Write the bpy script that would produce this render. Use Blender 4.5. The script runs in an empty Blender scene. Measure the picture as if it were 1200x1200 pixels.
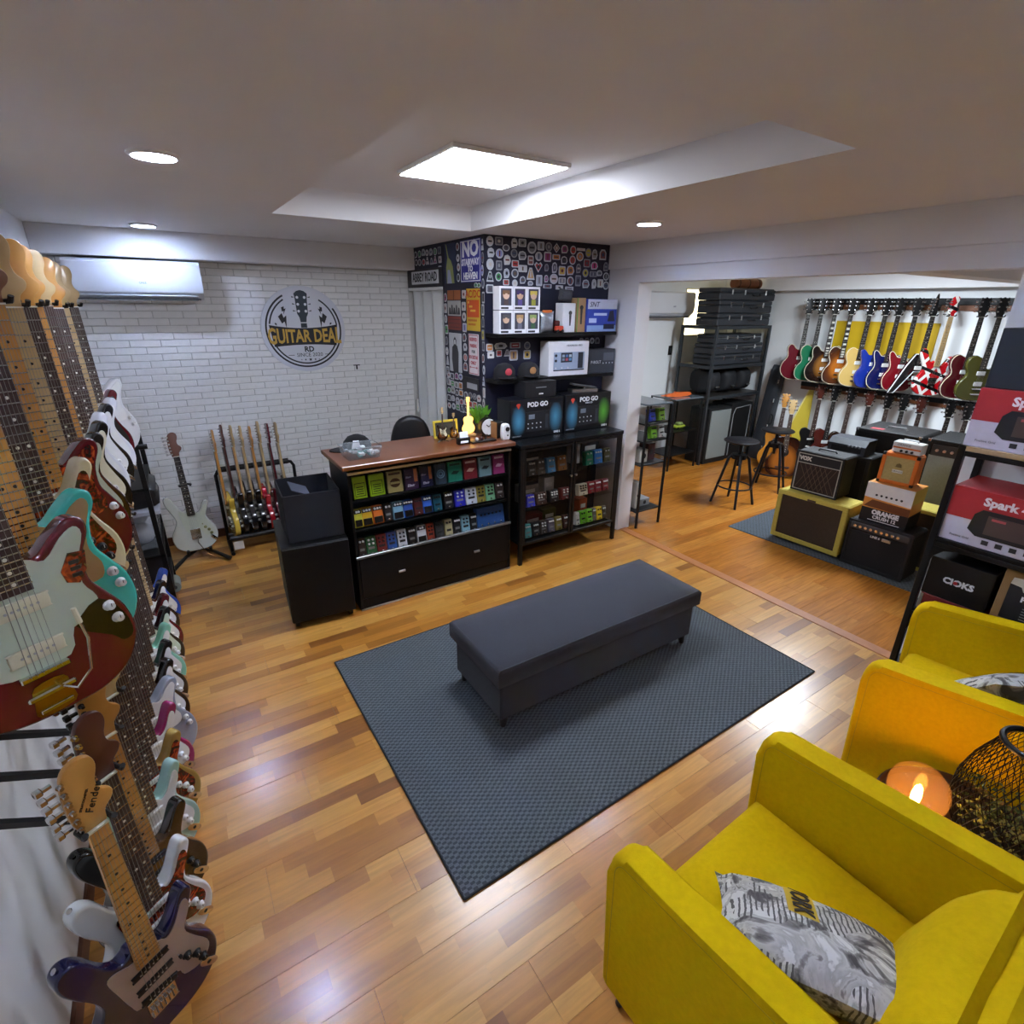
import bpy, bmesh, math, random
from mathutils import Vector, Matrix
random.seed(7)
SC = bpy.context.scene
COL = SC.collection
R = math.radians
PI = math.pi
# ---------------------------------------------------------------- camera
cd = bpy.data.cameras.new('camera'); cam = bpy.data.objects.new('camera', cd); COL.objects.link(cam)
right = Vector((0.83993799, -0.54259787, 0.00957726))
down = Vector((-0.19108062, -0.31221727, -0.93059582))
fwd = Vector((0.50792949, 0.77981275, -0.36592309))
m = Matrix((right, -down, -fwd)).transposed().to_4x4(); m.translation = (0, 0, 1.97)
cam.matrix_world = m
cd.sensor_width = 36; cd.sensor_height = 36; cd.sensor_fit = 'AUTO'; cd.lens = 616.27 / 1200 * 36; cd.clip_start = .02
SC.camera = cam
# ---------------------------------------------------------------- world and exposure
w = bpy.data.worlds.new('world'); SC.world = w; w.use_nodes = True
w.node_tree.nodes['Background'].inputs[0].default_value = (.8, .86, 1, 1)
w.node_tree.nodes['Background'].inputs[1].default_value = .3
SC.view_settings.view_transform = 'Standard'; SC.view_settings.look = 'None'
SC.view_settings.exposure = 1.25; SC.view_settings.gamma = 1.0; SC.view_settings.use_curve_mapping = False
PANEL_E = 17.0; DOWN_E = 60.0; ROOM2_E = 40.0     # emission of the ceiling lamps

# ---------------------------------------------------------------- helpers
def lin(c):
    if isinstance(c, str): c = tuple(int(c[i:i+2], 16) for i in (0, 2, 4))
    return tuple(((v/255/12.92) if v/255 <= .04045 else ((v/255+.055)/1.055)**2.4) for v in c) + (1,)
MATS = {}
def mat(name, col=None, rough=.5, metal=0, coat=0, var=.06, scale=8, bump=0, bscale=150, emit=0, trans=0, alpha=1, spec=.5, sheen=0, ior=1.45):
    if name in MATS: return MATS[name]
    m = bpy.data.materials.new(name); m.use_nodes = True; MATS[name] = m
    nt = m.node_tree; b = nt.nodes['Principled BSDF']; I = b.inputs
    c = lin(col)
    I['Roughness'].default_value = rough; I['Metallic'].default_value = metal; I['Coat Weight'].default_value = coat
    I['Coat Roughness'].default_value = .06; I['Specular IOR Level'].default_value = spec; I['IOR'].default_value = ior
    I['Base Color'].default_value = c
    if sheen: I['Sheen Weight'].default_value = sheen
    if trans: I['Transmission Weight'].default_value = trans
    if alpha < 1: I['Alpha'].default_value = alpha
    if emit: I['Emission Color'].default_value = c; I['Emission Strength'].default_value = emit
    tc = None
    if var or bump: tc = nt.nodes.new('ShaderNodeTexCoord')
    if var:
        n = nt.nodes.new('ShaderNodeTexNoise'); n.inputs['Scale'].default_value = scale; n.inputs['Detail'].default_value = 3
        nt.links.new(tc.outputs['Object'], n.inputs['Vector'])
        mr = nt.nodes.new('ShaderNodeMapRange'); mr.inputs[3].default_value = 1-var*1.6; mr.inputs[4].default_value = 1+var*1.6
        nt.links.new(n.outputs['Fac'], mr.inputs[0])
        mx = nt.nodes.new('ShaderNodeVectorMath'); mx.operation = 'SCALE'; mx.inputs[0].default_value = c[:3]
        nt.links.new(mr.outputs[0], mx.inputs['Scale']); nt.links.new(mx.outputs[0], I['Base Color'])
    if bump:
        n = nt.nodes.new('ShaderNodeTexNoise'); n.inputs['Scale'].default_value = bscale; n.inputs['Detail'].default_value = 2
        nt.links.new(tc.outputs['Object'], n.inputs['Vector'])
        bp = nt.nodes.new('ShaderNodeBump'); bp.inputs['Strength'].default_value = bump; bp.inputs['Distance'].default_value = .002
        nt.links.new(n.outputs['Fac'], bp.inputs['Height']); nt.links.new(bp.outputs[0], I['Normal'])
    return m
def flat(c, rough=.5):                       # plain coloured material by hex colour
    return mat('paint_%s_%d' % (c, int(rough*100)), c, rough, var=.05, scale=30)
def gloss(c):
    return mat('lacquer_' + c, c, .22, coat=.8, var=.03, scale=5)
def mnode(m, t): return m.node_tree.nodes.new(t)

class MB:
    def __init__(s): s.v = []; s.f = []; s.mi = []; s.m = 0; s.X = Matrix()
    def add(s, vs, fs):
        o = len(s.v); s.v += [s.X @ Vector(v) for v in vs]
        for f in fs: s.f.append([i+o for i in f]); s.mi.append(s.m)
        return s
    def box(s, x0, x1, y0, y1, z0, z1):
        return s.add([(x0,y0,z0),(x1,y0,z0),(x1,y1,z0),(x0,y1,z0),(x0,y0,z1),(x1,y0,z1),(x1,y1,z1),(x0,y1,z1)],
            [(0,3,2,1),(4,5,6,7),(0,1,5,4),(1,2,6,5),(2,3,7,6),(3,0,4,7)])
    def rbox(s, x0, x1, y0, y1, z0, z1, b):   # box with chamfered edges
        L = ((x0,x1),(y0,y1),(z0,z1)); V = []; idx = {}
        for sx in (0,1):
            for sy in (0,1):
                for sz in (0,1):
                    sg = (sx,sy,sz)
                    for a in range(3):
                        p = [L[k][sg[k]] + (0 if k == a else (b if sg[k] == 0 else -b)) for k in range(3)]
                        idx[(sg,a)] = len(V); V.append(p)
        F = []
        for a in range(3):
            u, w = (a+1) % 3, (a+2) % 3
            for t in (0,1):
                q = []
                for cu, cw in ((0,0),(1,0),(1,1),(0,1)):
                    g = [0]*3; g[a] = t; g[u] = cu; g[w] = cw; q.append(idx[(tuple(g),a)])
                F.append(q if t else q[::-1])
            for cu in (0,1):
                for cw in (0,1):
                    g0 = [0]*3; g0[u] = cu; g0[w] = cw; g1 = list(g0); g1[a] = 1
                    q = [idx[(tuple(g0),u)], idx[(tuple(g1),u)], idx[(tuple(g1),w)], idx[(tuple(g0),w)]]
                    F.append(q if cu == cw else q[::-1])
        for sx in (0,1):
            for sy in (0,1):
                for sz in (0,1):
                    q = [idx[((sx,sy,sz),a)] for a in range(3)]
                    F.append(q if (sx+sy+sz) % 2 else q[::-1])
        return s.add(V, F)
    def prism(s, pts, y0, y1):                # outline in (x,z), extruded along y
        n = len(pts)
        return s.add([(x,y0,z) for x,z in pts] + [(x,y1,z) for x,z in pts],
            [list(range(n)), list(range(2*n-1, n-1, -1))] + [(i, n+i, n+(i+1) % n, (i+1) % n) for i in range(n)])
    def rprism(s, pts, y0, y1, b):            # the same with rounded rims
        n = len(pts); ins = offset(pts, b); mid = offset(pts, b*.3)
        rings = [(ins, y0), (mid, y0+b*.3), (pts, y0+b), (pts, y1-b), (mid, y1-b*.3), (ins, y1)]
        V = []; F = []
        for P, y in rings: V += [(x,y,z) for x,z in P]
        F.append(list(range(n))); F.append(list(range(6*n-1, 5*n-1, -1)))
        for k in range(5):
            for i in range(n):
                j = (i+1) % n; F.append((k*n+i, (k+1)*n+i, (k+1)*n+j, k*n+j))
        return s.add(V, F)
    def cyl(s, p0, p1, r0, r1=None, n=12):
        p0 = Vector(p0); p1 = Vector(p1); r1 = r0 if r1 is None else r1
        d = (p1-p0).normalized(); a = d.orthogonal().normalized(); b = d.cross(a)
        V = []
        for p, r in ((p0,r0),(p1,r1)):
            V += [p + r*(math.cos(2*PI*i/n)*a + math.sin(2*PI*i/n)*b) for i in range(n)]
        return s.add(V, [list(range(n))[::-1], list(range(n,2*n))] + [(i,(i+1) % n,n+(i+1) % n,n+i) for i in range(n)])
    def tube(s, pts, r, n=8, closed=False):
        P = [Vector(p) for p in pts]; k = len(P); V = []; F = []; pa = None
        for i, p in enumerate(P):
            if closed: d = P[(i+1) % k]-P[i-1]
            else: d = P[min(i+1,k-1)]-P[max(i-1,0)]
            d.normalize()
            a = d.orthogonal().normalized() if pa is None else (pa - d*pa.dot(d)).normalized()
            pa = a; b = d.cross(a)
            rr = r[i] if isinstance(r,(list,tuple)) else r
            V += [p + rr*(math.cos(2*PI*j/n)*a + math.sin(2*PI*j/n)*b) for j in range(n)]
        for i in range(k if closed else k-1):
            i2 = (i+1) % k
            for j in range(n): F.append((i*n+j, i*n+(j+1) % n, i2*n+(j+1) % n, i2*n+j))
        if not closed: F += [list(range(n))[::-1], list(range((k-1)*n,k*n))]
        return s.add(V, F)
    def lathe(s, prof, n=24, c=(0,0,0)):      # profile (r,z) turned around z
        V = []; F = []; k = len(prof)
        for r, z in prof: V += [(c[0]+r*math.cos(2*PI*i/n), c[1]+r*math.sin(2*PI*i/n), c[2]+z) for i in range(n)]
        for a in range(k-1):
            for i in range(n): F.append((a*n+i, a*n+(i+1) % n, (a+1)*n+(i+1) % n, (a+1)*n+i))
        if prof[0][0] > 1e-6: F.append(list(range(n))[::-1])
        if prof[-1][0] > 1e-6: F.append(list(range((k-1)*n,k*n)))
        return s.add(V, F)
    def ball(s, c, r, n=12, sz=1):
        return s.lathe([(max(r*math.sin(PI*i/8),1e-7), -r*sz*math.cos(PI*i/8)) for i in range(9)], n, c)
    def mesh(s, name, smooth=True, ang=40):
        me = bpy.data.meshes.new(name); me.from_pydata([tuple(v) for v in s.v], [], s.f)
        me.polygons.foreach_set('material_index', s.mi)
        me.update()
        if smooth:
            me.polygons.foreach_set('use_smooth', [True]*len(me.polygons)); me.set_sharp_from_angle(angle=R(ang))
        return me
    def build(s, name, mats, parent=None, loc=(0,0,0), rot=(0,0,0), smooth=True, ang=40):
        return place(s.mesh(name, smooth, ang), name, mats, parent, loc, rot)
def offset(pts, d):                           # inset a closed counter-clockwise or clockwise outline
    n = len(pts); A = sum(pts[i][0]*pts[(i+1) % n][1]-pts[(i+1) % n][0]*pts[i][1] for i in range(n)); sg = 1 if A > 0 else -1
    out = []
    for i in range(n):
        ax, az = pts[i-1]; bx, bz = pts[(i+1) % n]; tx, tz = bx-ax, bz-az; l = math.hypot(tx,tz) or 1
        out.append((pts[i][0]-sg*tz/l*d, pts[i][1]+sg*tx/l*d))
    return out
def smooth_outline(P, k=5):                   # closed Catmull-Rom through control points
    n = len(P); out = []
    for i in range(n):
        p0, p1, p2, p3 = P[i-1], P[i], P[(i+1) % n], P[(i+2) % n]
        for j in range(k):
            t = j/k
            out.append(tuple(.5*(2*p1[a]+(p2[a]-p0[a])*t+(2*p0[a]-5*p1[a]+4*p2[a]-p3[a])*t*t+(3*p1[a]-p0[a]-3*p2[a]+p3[a])*t**3) for a in (0,1)))
    return out
def place(me, name, mats, parent=None, loc=(0,0,0), rot=(0,0,0)):
    o = bpy.data.objects.new(name, me); COL.objects.link(o)
    if not isinstance(mats,(list,tuple)): mats = [mats]
    if len(me.materials) == 0:
        for q in mats: me.materials.append(q)
    else:
        for i, q in enumerate(mats):
            if me.materials[i] != q: o.material_slots[i].link = 'OBJECT'; o.material_slots[i].material = q
    o.location = loc; o.rotation_euler = rot
    if parent: o.parent = parent
    return o
def tag(o, label, cat, group=None):
    o['label'] = label; o['category'] = cat
    if group: o['group'] = group
    return o
def thing(name, label, cat, loc=(0,0,0), rz=0, group=None, rot=None):
    o = bpy.data.objects.new(name, None); COL.objects.link(o); o.empty_display_size = .05
    o.location = loc; o.rotation_euler = rot or (0,0,rz)
    return tag(o, label, cat, group)
def struct(o): o['kind'] = 'structure'; return o
CACHE = {}
def cached(key, fn):
    if key not in CACHE: CACHE[key] = fn()
    return CACHE[key]
def text_mesh(s, size, depth=.001, bold=0, sx=1, font_shear=0):
    key = ('txt', s, size, depth, bold, sx, font_shear)
    def mk():
        c = bpy.data.curves.new('lettering', 'FONT'); c.body = s; c.size = size; c.extrude = depth/2; c.offset = bold
        c.align_x = 'CENTER'; c.align_y = 'CENTER'; c.resolution_u = 2; c.shear = font_shear; c.space_line = .8
        o = bpy.data.objects.new('lettering', c); COL.objects.link(o)
        me = bpy.data.meshes.new_from_object(o); bpy.data.objects.remove(o); bpy.data.curves.remove(c)
        me.materials.clear()
        if sx != 1: me.transform(Matrix.Diagonal((sx,1,1,1)))
        return me
    return cached(key, mk)
# text standing upright: 'S' faces -y, 'W' faces -x (reads left to right for someone looking at it)
ROT = {'S': (PI/2,0,0), 'W': (PI/2,0,-PI/2), 'U': (0,0,0)}
def text(s, size, material, parent, loc, face='S', bold=0, sx=1, depth=.0012, rot=None, shear=0):
    return place(text_mesh(s, size, depth, bold, sx, shear), 'lettering', material, parent, loc, rot or ROT[face])
def wnorm(o):
    md = o.modifiers.new('weighted_normal', 'WEIGHTED_NORMAL'); md.keep_sharp = True; return o
# ---------------------------------------------------------------- surface materials
def wood_floor(name, rowh, length, cols, grain=1.0, rough=.28):
    m = bpy.data.materials.new(name); m.use_nodes = True; nt = m.node_tree; L = nt.links.new; b = nt.nodes['Principled BSDF']
    g = mnode(m,'ShaderNodeNewGeometry'); sep = mnode(m,'ShaderNodeSeparateXYZ'); L(g.outputs['Position'], sep.inputs[0])
    def math_(op, a, bb=None):
        n = mnode(m,'ShaderNodeMath'); n.operation = op
        for i, q in enumerate((a, bb)):
            if q is None: continue
            if isinstance(q,(int,float)): n.inputs[i].default_value = q
            else: L(q, n.inputs[i])
        return n.outputs[0]
    row = math_('FLOOR', math_('DIVIDE', sep.outputs['Y'], rowh))
    wn = mnode(m,'ShaderNodeTexWhiteNoise'); wn.noise_dimensions = '1D'; L(row, wn.inputs['W'])
    col = math_('FLOOR', math_('ADD', math_('DIVIDE', sep.outputs['X'], length), math_('MULTIPLY', wn.outputs['Value'], 7)))
    cmb = mnode(m,'ShaderNodeCombineXYZ'); L(col, cmb.inputs[0]); L(row, cmb.inputs[1])
    w2 = mnode(m,'ShaderNodeTexWhiteNoise'); w2.noise_dimensions = '2D'; L(cmb.outputs[0], w2.inputs['Vector'])
    ramp = mnode(m,'ShaderNodeValToRGB'); L(w2.outputs['Value'], ramp.inputs[0])
    e = ramp.color_ramp.elements
    while len(e) < len(cols): e.new(.5)
    for i, c in enumerate(cols): e[i].position = i/(len(cols)-1); e[i].color = lin(c)
    mp = mnode(m,'ShaderNodeMapping'); mp.inputs['Scale'].default_value = (2.2, 30, 1); L(g.outputs['Position'], mp.inputs['Vector'])
    ad = mnode(m,'ShaderNodeVectorMath'); ad.operation = 'ADD'; L(mp.outputs[0], ad.inputs[0])
    sc = mnode(m,'ShaderNodeVectorMath'); sc.operation = 'SCALE'; L(w2.outputs['Color'], sc.inputs[0]); sc.inputs['Scale'].default_value = 30; L(sc.outputs[0], ad.inputs[1])
    nz = mnode(m,'ShaderNodeTexNoise'); nz.inputs['Scale'].default_value = 2.0; nz.inputs['Detail'].default_value = 5; nz.inputs['Distortion'].default_value = .6; L(ad.outputs[0], nz.inputs['Vector'])
    mr = mnode(m,'ShaderNodeMapRange'); mr.inputs[1].default_value = .25; mr.inputs[2].default_value = .75; mr.inputs[3].default_value = 1-.22*grain; mr.inputs[4].default_value = 1+.16*grain; L(nz.outputs['Fac'], mr.inputs[0])
    vs = mnode(m,'ShaderNodeVectorMath'); vs.operation = 'SCALE'; L(ramp.outputs[0], vs.inputs[0]); L(mr.outputs[0], vs.inputs['Scale'])
    L(vs.outputs[0], b.inputs['Base Color']); b.inputs['Roughness'].default_value = rough; b.inputs['Coat Weight'].default_value = .25; b.inputs['Coat Roughness'].default_value = .18
    return m
FLOOR1 = wood_floor('laminate_strip', .065, .36, ['7a481b','9c6422','ae762d','b58036','be8a42','ae742c','a26826'], 1.0, .3)
FLOOR2 = wood_floor('laminate_plank', .125, 1.15, ['9c5e1e','b06f26','a66621','ba7c32'], 1.5, .26)
WHITE = mat('white_plaster', 'e4e4e4', .85, var=.02, scale=3, bump=.15, bscale=60)
CEIL = mat('ceiling_paint', 'e6e5e6', .9, var=.02, scale=2, bump=.1, bscale=80)
BRICK = mat('white_brick', 'e4e3e0', .75, var=.05, scale=9, bump=.6, bscale=45)
GROUT = mat('brick_grout', 'c4c3bf', .9, var=.06, scale=20)
BASEB = mat('brown_baseboard', '5b3520', .5, var=.15, scale=12)
NAVY = mat('dark_navy_wall', '15172c', .6, var=.1, scale=4)
BLACK = mat('black_laminate', '070708', .45, var=.1, scale=6, spec=.3)
BLACKM = mat('black_metal', '111214', .38, metal=.3, var=.05)
BLACKP = mat('black_plastic', '0a0a0b', .45, var=.05)
TOLEX = mat('black_tolex', '0d0e0f', .62, var=.1, scale=30, bump=.5, bscale=400)
CHROME = mat('chrome', 'd8d8d8', .14, metal=1, var=0)
STEEL = mat('brushed_steel', 'b8b8b8', .32, metal=1, var=.04)
GOLDM = mat('gold_metal', 'b5912f', .25, metal=1, var=.04)
GLASS = mat('clear_glass', '0a1010', .02, alpha=.09, var=0, spec=.6)
PLASTIC_CLEAR = mat('clear_plastic', 'a8b2b8', .15, alpha=.3, var=0, spec=.6)
PAPER = flat('e6e6e4', .6)
LAMPW = mat('led_diffuser', 'e8efff', .5, emit=PANEL_E, var=0)
LAMPD = mat('led_downlight', 'e6efff', .5, emit=DOWN_E, var=0)
LAMP2 = mat('led_cool', 'e6f2ff', .5, emit=ROOM2_E, var=0)

# ---------------------------------------------------------------- room shell
XL, XR, XR2, XF = -.57, 3.33, 3.48, 6.95      # left wall, partition, far wall of the second room
YB, YN, YJ, YO = 5.08, -1.3, 3.29, .93        # brick wall, rear wall, far and near jambs of the opening
ZC = 2.44
struct(MB().box(XL, 3.40, YN, YB, -.05, -.008).build('floor', flat('3a2414', .8)))
struct(MB().box(3.40, XF, YN, 5.1, -.05, -.008).build('floor', flat('3a2414', .8)))
fl1 = bpy.data.objects['floor']; fl2 = [o for o in COL.objects if o.name.startswith('floor.')][0]
def boards(parent, x0, x1, y0, y1, wd, ln, material, ofs):
    me_full = MB().rbox(0, ln-.0006, 0, wd-.0006, -.008, 0, .0006).mesh('board')
    y = y0; r = 0
    while y < y1-.01:
        wy = min(wd, y1-y); x = x0-ofs[r % len(ofs)]*ln
        while x < x1-.01:
            a, b_ = max(x, x0), min(x+ln, x1)
            if b_-a > .02:
                if b_-a > ln-.001 and wy > wd-.001: place(me_full, 'board', material, parent, (a, y, 0))
                else: MB().rbox(0, b_-a-.0006, 0, wy-.0006, -.008, 0, .0006).build('board', material, parent, (a, y, 0))
            x += ln
        y += wd; r += 1
boards(fl1, XL, 3.36, YN, YB, .195, 1.2, FLOOR1, (0, .37, .71, .18, .55))
boards(fl2, 3.44, XF, YN, 5.05, .125, 1.2, FLOOR2, (.2, .6, .05, .45, .8))
struct(tag(MB().rbox(3.36, 3.44, .93, YJ, -.008, .006, .003).build('trim_threshold', mat('threshold_wood', 'a5673a', .4, var=.12, scale=14)), 'wooden threshold strip between the two rooms', 'threshold'))
struct(MB().box(XL-.1, XL, YN, YB+.1, 0, ZC+.3).build('wall_left', WHITE))
struct(MB().box(XL-.1, XF+.1, YN-.1, YN, 0, ZC+.3).build('wall_rear', WHITE))
struct(MB().box(XF, XF+.1, YN, 5.2, 0, ZC+.3).build('wall_far', mat('far_plaster', 'e4e7e7', .8, var=.02, scale=3)))
# partition: wall from the closet to the jamb, near wall, lintel beam
pw = struct(MB().box(XR, XR2, YJ, 5.1, 0, ZC+.3).build('wall_partition', WHITE))
struct(MB().box(XR, XR2, YN, YO, 0, ZC+.3).build('wall_right', WHITE))
struct(MB().box(XR, XR2, YO, YJ, 2.15, ZC+.3).build('wall_lintel', WHITE))
struct(MB().rbox(XR-.02, XR, YN, 3.64, 2.255, ZC, .003).build('trim_beam', WHITE))
# beam above the brick wall
bb = MB(); bb.rbox(XL, 2.11, 4.9, YB, 2.26, ZC, .004); struct(bb.build('trim_brick_beam', WHITE))
# ceiling with its recess
RX0, RX1, RY0, RY1, RZ = .69, 1.97, 1.06, 3.58, 2.59
c = MB()
c.box(XL, RX0, YN, YB, ZC, ZC+.05); c.box(RX1, XR, YN, YB, ZC, ZC+.05); c.box(RX0, RX1, YN, RY0, ZC, ZC+.05); c.box(RX0, RX1, RY1, YB, ZC, ZC+.05)
c.box(RX0-.03, RX0, RY0, RY1, ZC+.05, RZ+.03); c.box(RX1, RX1+.03, RY0, RY1, ZC+.05, RZ+.03); c.box(RX0, RX1, RY0-.03, RY0, ZC+.05, RZ+.03); c.box(RX0, RX1, RY1, RY1+.03, ZC+.05, RZ+.03)
c.box(RX0-.03, RX1+.03, RY0-.03, RY1+.03, RZ, RZ+.05)
struct(c.build('ceiling', CEIL))
struct(MB().box(XR2, XF, YN, 5.1, ZC, ZC+.05).build('ceiling', CEIL))
struct(MB().box(XF-.16, XF, YN, 5.1, 2.175, ZC).build('trim_far_beam', WHITE))
struct(MB().box(XR2, XF-.16, 1.72, 1.92, 2.2, ZC).build('trim_cross_beam', WHITE))
struct(MB().box(XR2, XF, 5.05, 5.15, 0, ZC+.3).build('wall_second_back', mat('second_plaster', 'e4e7e7', .8, var=.02, scale=3)))
struct(MB().rbox(XL, 2.11, YB-.02, YB-.008, 0, .075, .003).build('baseboard_back', BASEB))
struct(MB().rbox(XL, XL+.012, YN, YB-.02, 0, .075, .003).build('baseboard_left', BASEB))
# brick wall
wb = struct(MB().box(XL-.1, 2.2, YB, YB+.1, 0, ZC+.3).build('wall_back', GROUT))
bw, bh = .2, .0522
bricks = []
r = 0; z = .078
while z < 2.255:
    x = XL+.002-(bw*.5 if r % 2 else 0)+random.uniform(-.01,.01)
    while x < 2.1:
        a, b_ = max(x, XL+.002), min(x+bw, 2.108)
        if b_-a > .03: bricks.append((a, z, b_-a, min(bh, 2.258-z)))
        x += bw
    z += bh; r += 1
def seen(b):
    x, z = b[0]+b[2]/2, b[1]
    s = z + (.0 if x < .85 else (-.75 if z < .95 else 0)) - (.6 if (z < .5 and x > .3) else 0)
    if x < -.25: s -= 1.5
    if .85 < x < 1.4 and 1.45 < z < 2.05: s -= 1.6      # behind the round sign
    return s
bricks.sort(key=seen, reverse=True)
rest = MB()
bm0 = [MB().rbox(0, bw-.0045, -.006-.002*k, 0, 0, bh-.0045, .003).mesh('brick') for k in range(3)]
for i, (x, z, wd, h) in enumerate(bricks):
    if i < 296:
        if abs(wd-bw) < .001 and abs(h-bh) < .001: place(bm0[i*7 % 3], 'brick', BRICK, wb, (x, YB, z))
        else: MB().rbox(0, wd-.0045, -.008, 0, 0, h-.0045, .003).build('brick', BRICK, wb, (x, YB, z))
    else: rest.rbox(x, x+wd-.0045, YB-.008, YB, z, z+h-.0045, .003)
ro = rest.build('bricks', BRICK, wb); ro['kind'] = 'stuff'
# closet: navy sticker walls and folding door
cf = struct(MB().box(2.11, XR, 3.64, 3.72, 0, ZC+.02).build('wall_closet_front', NAVY))
cs = MB(); cs.box(2.11, 2.19, 3.72, 4.335, 0, ZC+.02); cs.box(2.11, 2.19, 4.335, 4.93, 2.11, ZC+.02); cs.box(2.11, 2.19, 4.93, YB, 2.11, 2.255)
cs = struct(cs.build('wall_closet_side', NAVY))
dr = bpy.data.objects.new('door_1', None); COL.objects.link(dr); dr.location = (2.11, 4.335, 0); struct(dr); tag(dr, 'white accordion folding door in the navy closet wall', 'door')
DOORM = mat('white_vinyl', 'd6d8d4', .4, var=.03)
for k in range(7):
    a, b_ = k*.102, (k+1)*.102; o = .035 if k % 2 else 0
    MB().prism([(a, o), (b_-.004, .035-o), (b_-.004, .045-o), (a, o+.01)], 0, 2.07).build('fold', DOORM, dr, (0,0,2.08), (PI/2, 0, PI/2)) if False else \
    MB().add([(o,a,.02),(.035-o,b_,.02),(.047-o,b_,.02),(o+.012,a,.02),(o,a,2.085),(.035-o,b_,2.085),(.047-o,b_,2.085),(o+.012,a,2.085)],
        [(0,1,2,3),(7,6,5,4),(4,5,1,0),(5,6,2,1),(6,7,3,2),(7,4,0,3)]).build('fold', DOORM, dr)
MB().rbox(-.012, .05, 0, .72, 2.085, 2.11, .003).build('door_track', DOORM, dr)
MB().rbox(-.008, .012, .66, .70, .95, 1.08, .004).build('door_handle', DOORM, dr)
# second-room window (bright glass blocks)
wn = bpy.data.objects.new('window_1', None); COL.objects.link(wn); wn.location = (5.98, 5.05, 1.6); struct(wn); tag(wn, 'bright louvred window behind the stacked guitar cases', 'window')
WLIT = mat('sunlit_louvre', 'fff0c0', .5, emit=2.6, var=0)
for k in range(6): MB().rbox(.02, .46, -.012, -.004, .02+k*.096, .105+k*.096, .003).build('pane', WLIT, wn)
MB().box(0, .48, -.008, .0, 0, .6).build('window_frame', flat('c8c2b0'), wn)

# ---------------------------------------------------------------- lamps in the ceiling
p = thing('ceiling_panel_light', 'square white LED panel light in the ceiling recess', 'ceiling light', (1.51, 2.62, RZ))
p.location = (1.485, 2.585, RZ)
MB().rbox(-.31,.31,-.31,.31,-.018,0,.003).build('frame', flat('e8e8e8'), p)
MB().box(-.295,.295,-.295,.295,-.021,-.0175).build('diffuser', LAMPW, p)
def downlight(x, y, label, m=None, z=ZC, name='ceiling_downlight'):
    d = thing(name, label, 'ceiling light', (x, y, z), group='round ceiling downlights')
    MB().lathe([(.08,0),(.082,-.006),(.068,-.012),(.066,-.004)], 28).build('trim_ring', flat('eeeeee'), d)
    MB().lathe([(.066,-.006),(1e-6,-.006)], 28).build('diffuser', m or LAMPD, d)
downlight(.117, 2.45, 'round white downlight in the open ceiling near the hanging guitars')
downlight(.08, 4.6, 'round white downlight close to the beam over the air conditioner')
downlight(2.63, 2.56, 'round white downlight between the recess and the doorway beam')
# the same row of downlights goes on behind the camera: the guitar faces and chair backs turned that way are lit
downlight(.1, .3, 'round white downlight over the open end of the hanging guitar rows', name='ceiling_downlight_guitar_row_offscreen')
downlight(2.63, .3, 'round white downlight over the yellow armchairs', name='ceiling_downlight_armchair_offscreen')
# the lamp of the second room, above the lintel and out of the picture: its reflection lies on the laminate before the threshold
q = thing('ceiling_panel_light_offscreen', 'square LED panel over the amplifiers of the second room', 'ceiling light', (5.4, 2.5, ZC))
MB().rbox(-.31,.31,-.31,.31,-.018,0,.003).build('frame', flat('e8e8e8'), q)
MB().box(-.295,.295,-.295,.295,-.021,-.0175).build('diffuser', LAMP2, q)
# ---------------------------------------------------------------- guitars (local frame: face towards -y, neck up +z, origin at the lowest point of the body)
STRAT = [(0,0),(.075,.006),(.13,.04),(.158,.1),(.152,.165),(.12,.222),(.103,.265),(.114,.31),(.131,.345),(.138,.37),(.127,.389),(.108,.386),(.09,.358),(.07,.322),(.048,.303),(.032,.315),(.026,.34),(0,.346),(-.026,.346),
    (-.036,.338),(-.055,.336),(-.078,.37),(-.1,.426),(-.12,.455),(-.143,.461),(-.16,.442),(-.158,.4),(-.14,.35),(-.118,.3),(-.11,.252),(-.132,.2),(-.157,.155),(-.162,.1),(-.14,.042),(-.08,.006)]
OFFSET = [(.03,0),(.10,.004),(.155,.038),(.183,.10),(.175,.17),(.145,.225),(.125,.265),(.128,.32),(.147,.365),(.143,.395),(.115,.402),(.08,.375),(.045,.345),(.0,.355),(-.04,.36),
    (-.07,.385),(-.105,.42),(-.145,.435),(-.172,.41),(-.168,.36),(-.148,.31),(-.14,.265),(-.158,.215),(-.177,.16),(-.172,.1),(-.135,.045),(-.06,.01)]
LESP = [(0,0),(.09,.008),(.145,.045),(.168,.11),(.155,.17),(.12,.22),(.112,.255),(.128,.29),(.142,.32),(.128,.335),(.098,.315),(.065,.30),(.035,.318),(.03,.38),(0,.40),(-.03,.405),
    (-.075,.425),(-.115,.405),(-.137,.36),(-.132,.31),(-.112,.265),(-.115,.225),(-.148,.18),(-.168,.115),(-.148,.045),(-.09,.008)]
SEMI = [(0,0),(.1,.008),(.17,.05),(.2,.12),(.19,.19),(.155,.245),(.14,.29),(.15,.335),(.152,.385),(.125,.42),(.09,.41),(.06,.375),(.032,.36),(0,.365),(-.032,.36),(-.06,.375),
    (-.09,.41),(-.125,.42),(-.152,.385),(-.15,.335),(-.14,.29),(-.155,.245),(-.19,.19),(-.2,.12),(-.17,.05),(-.1,.008)]
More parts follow.
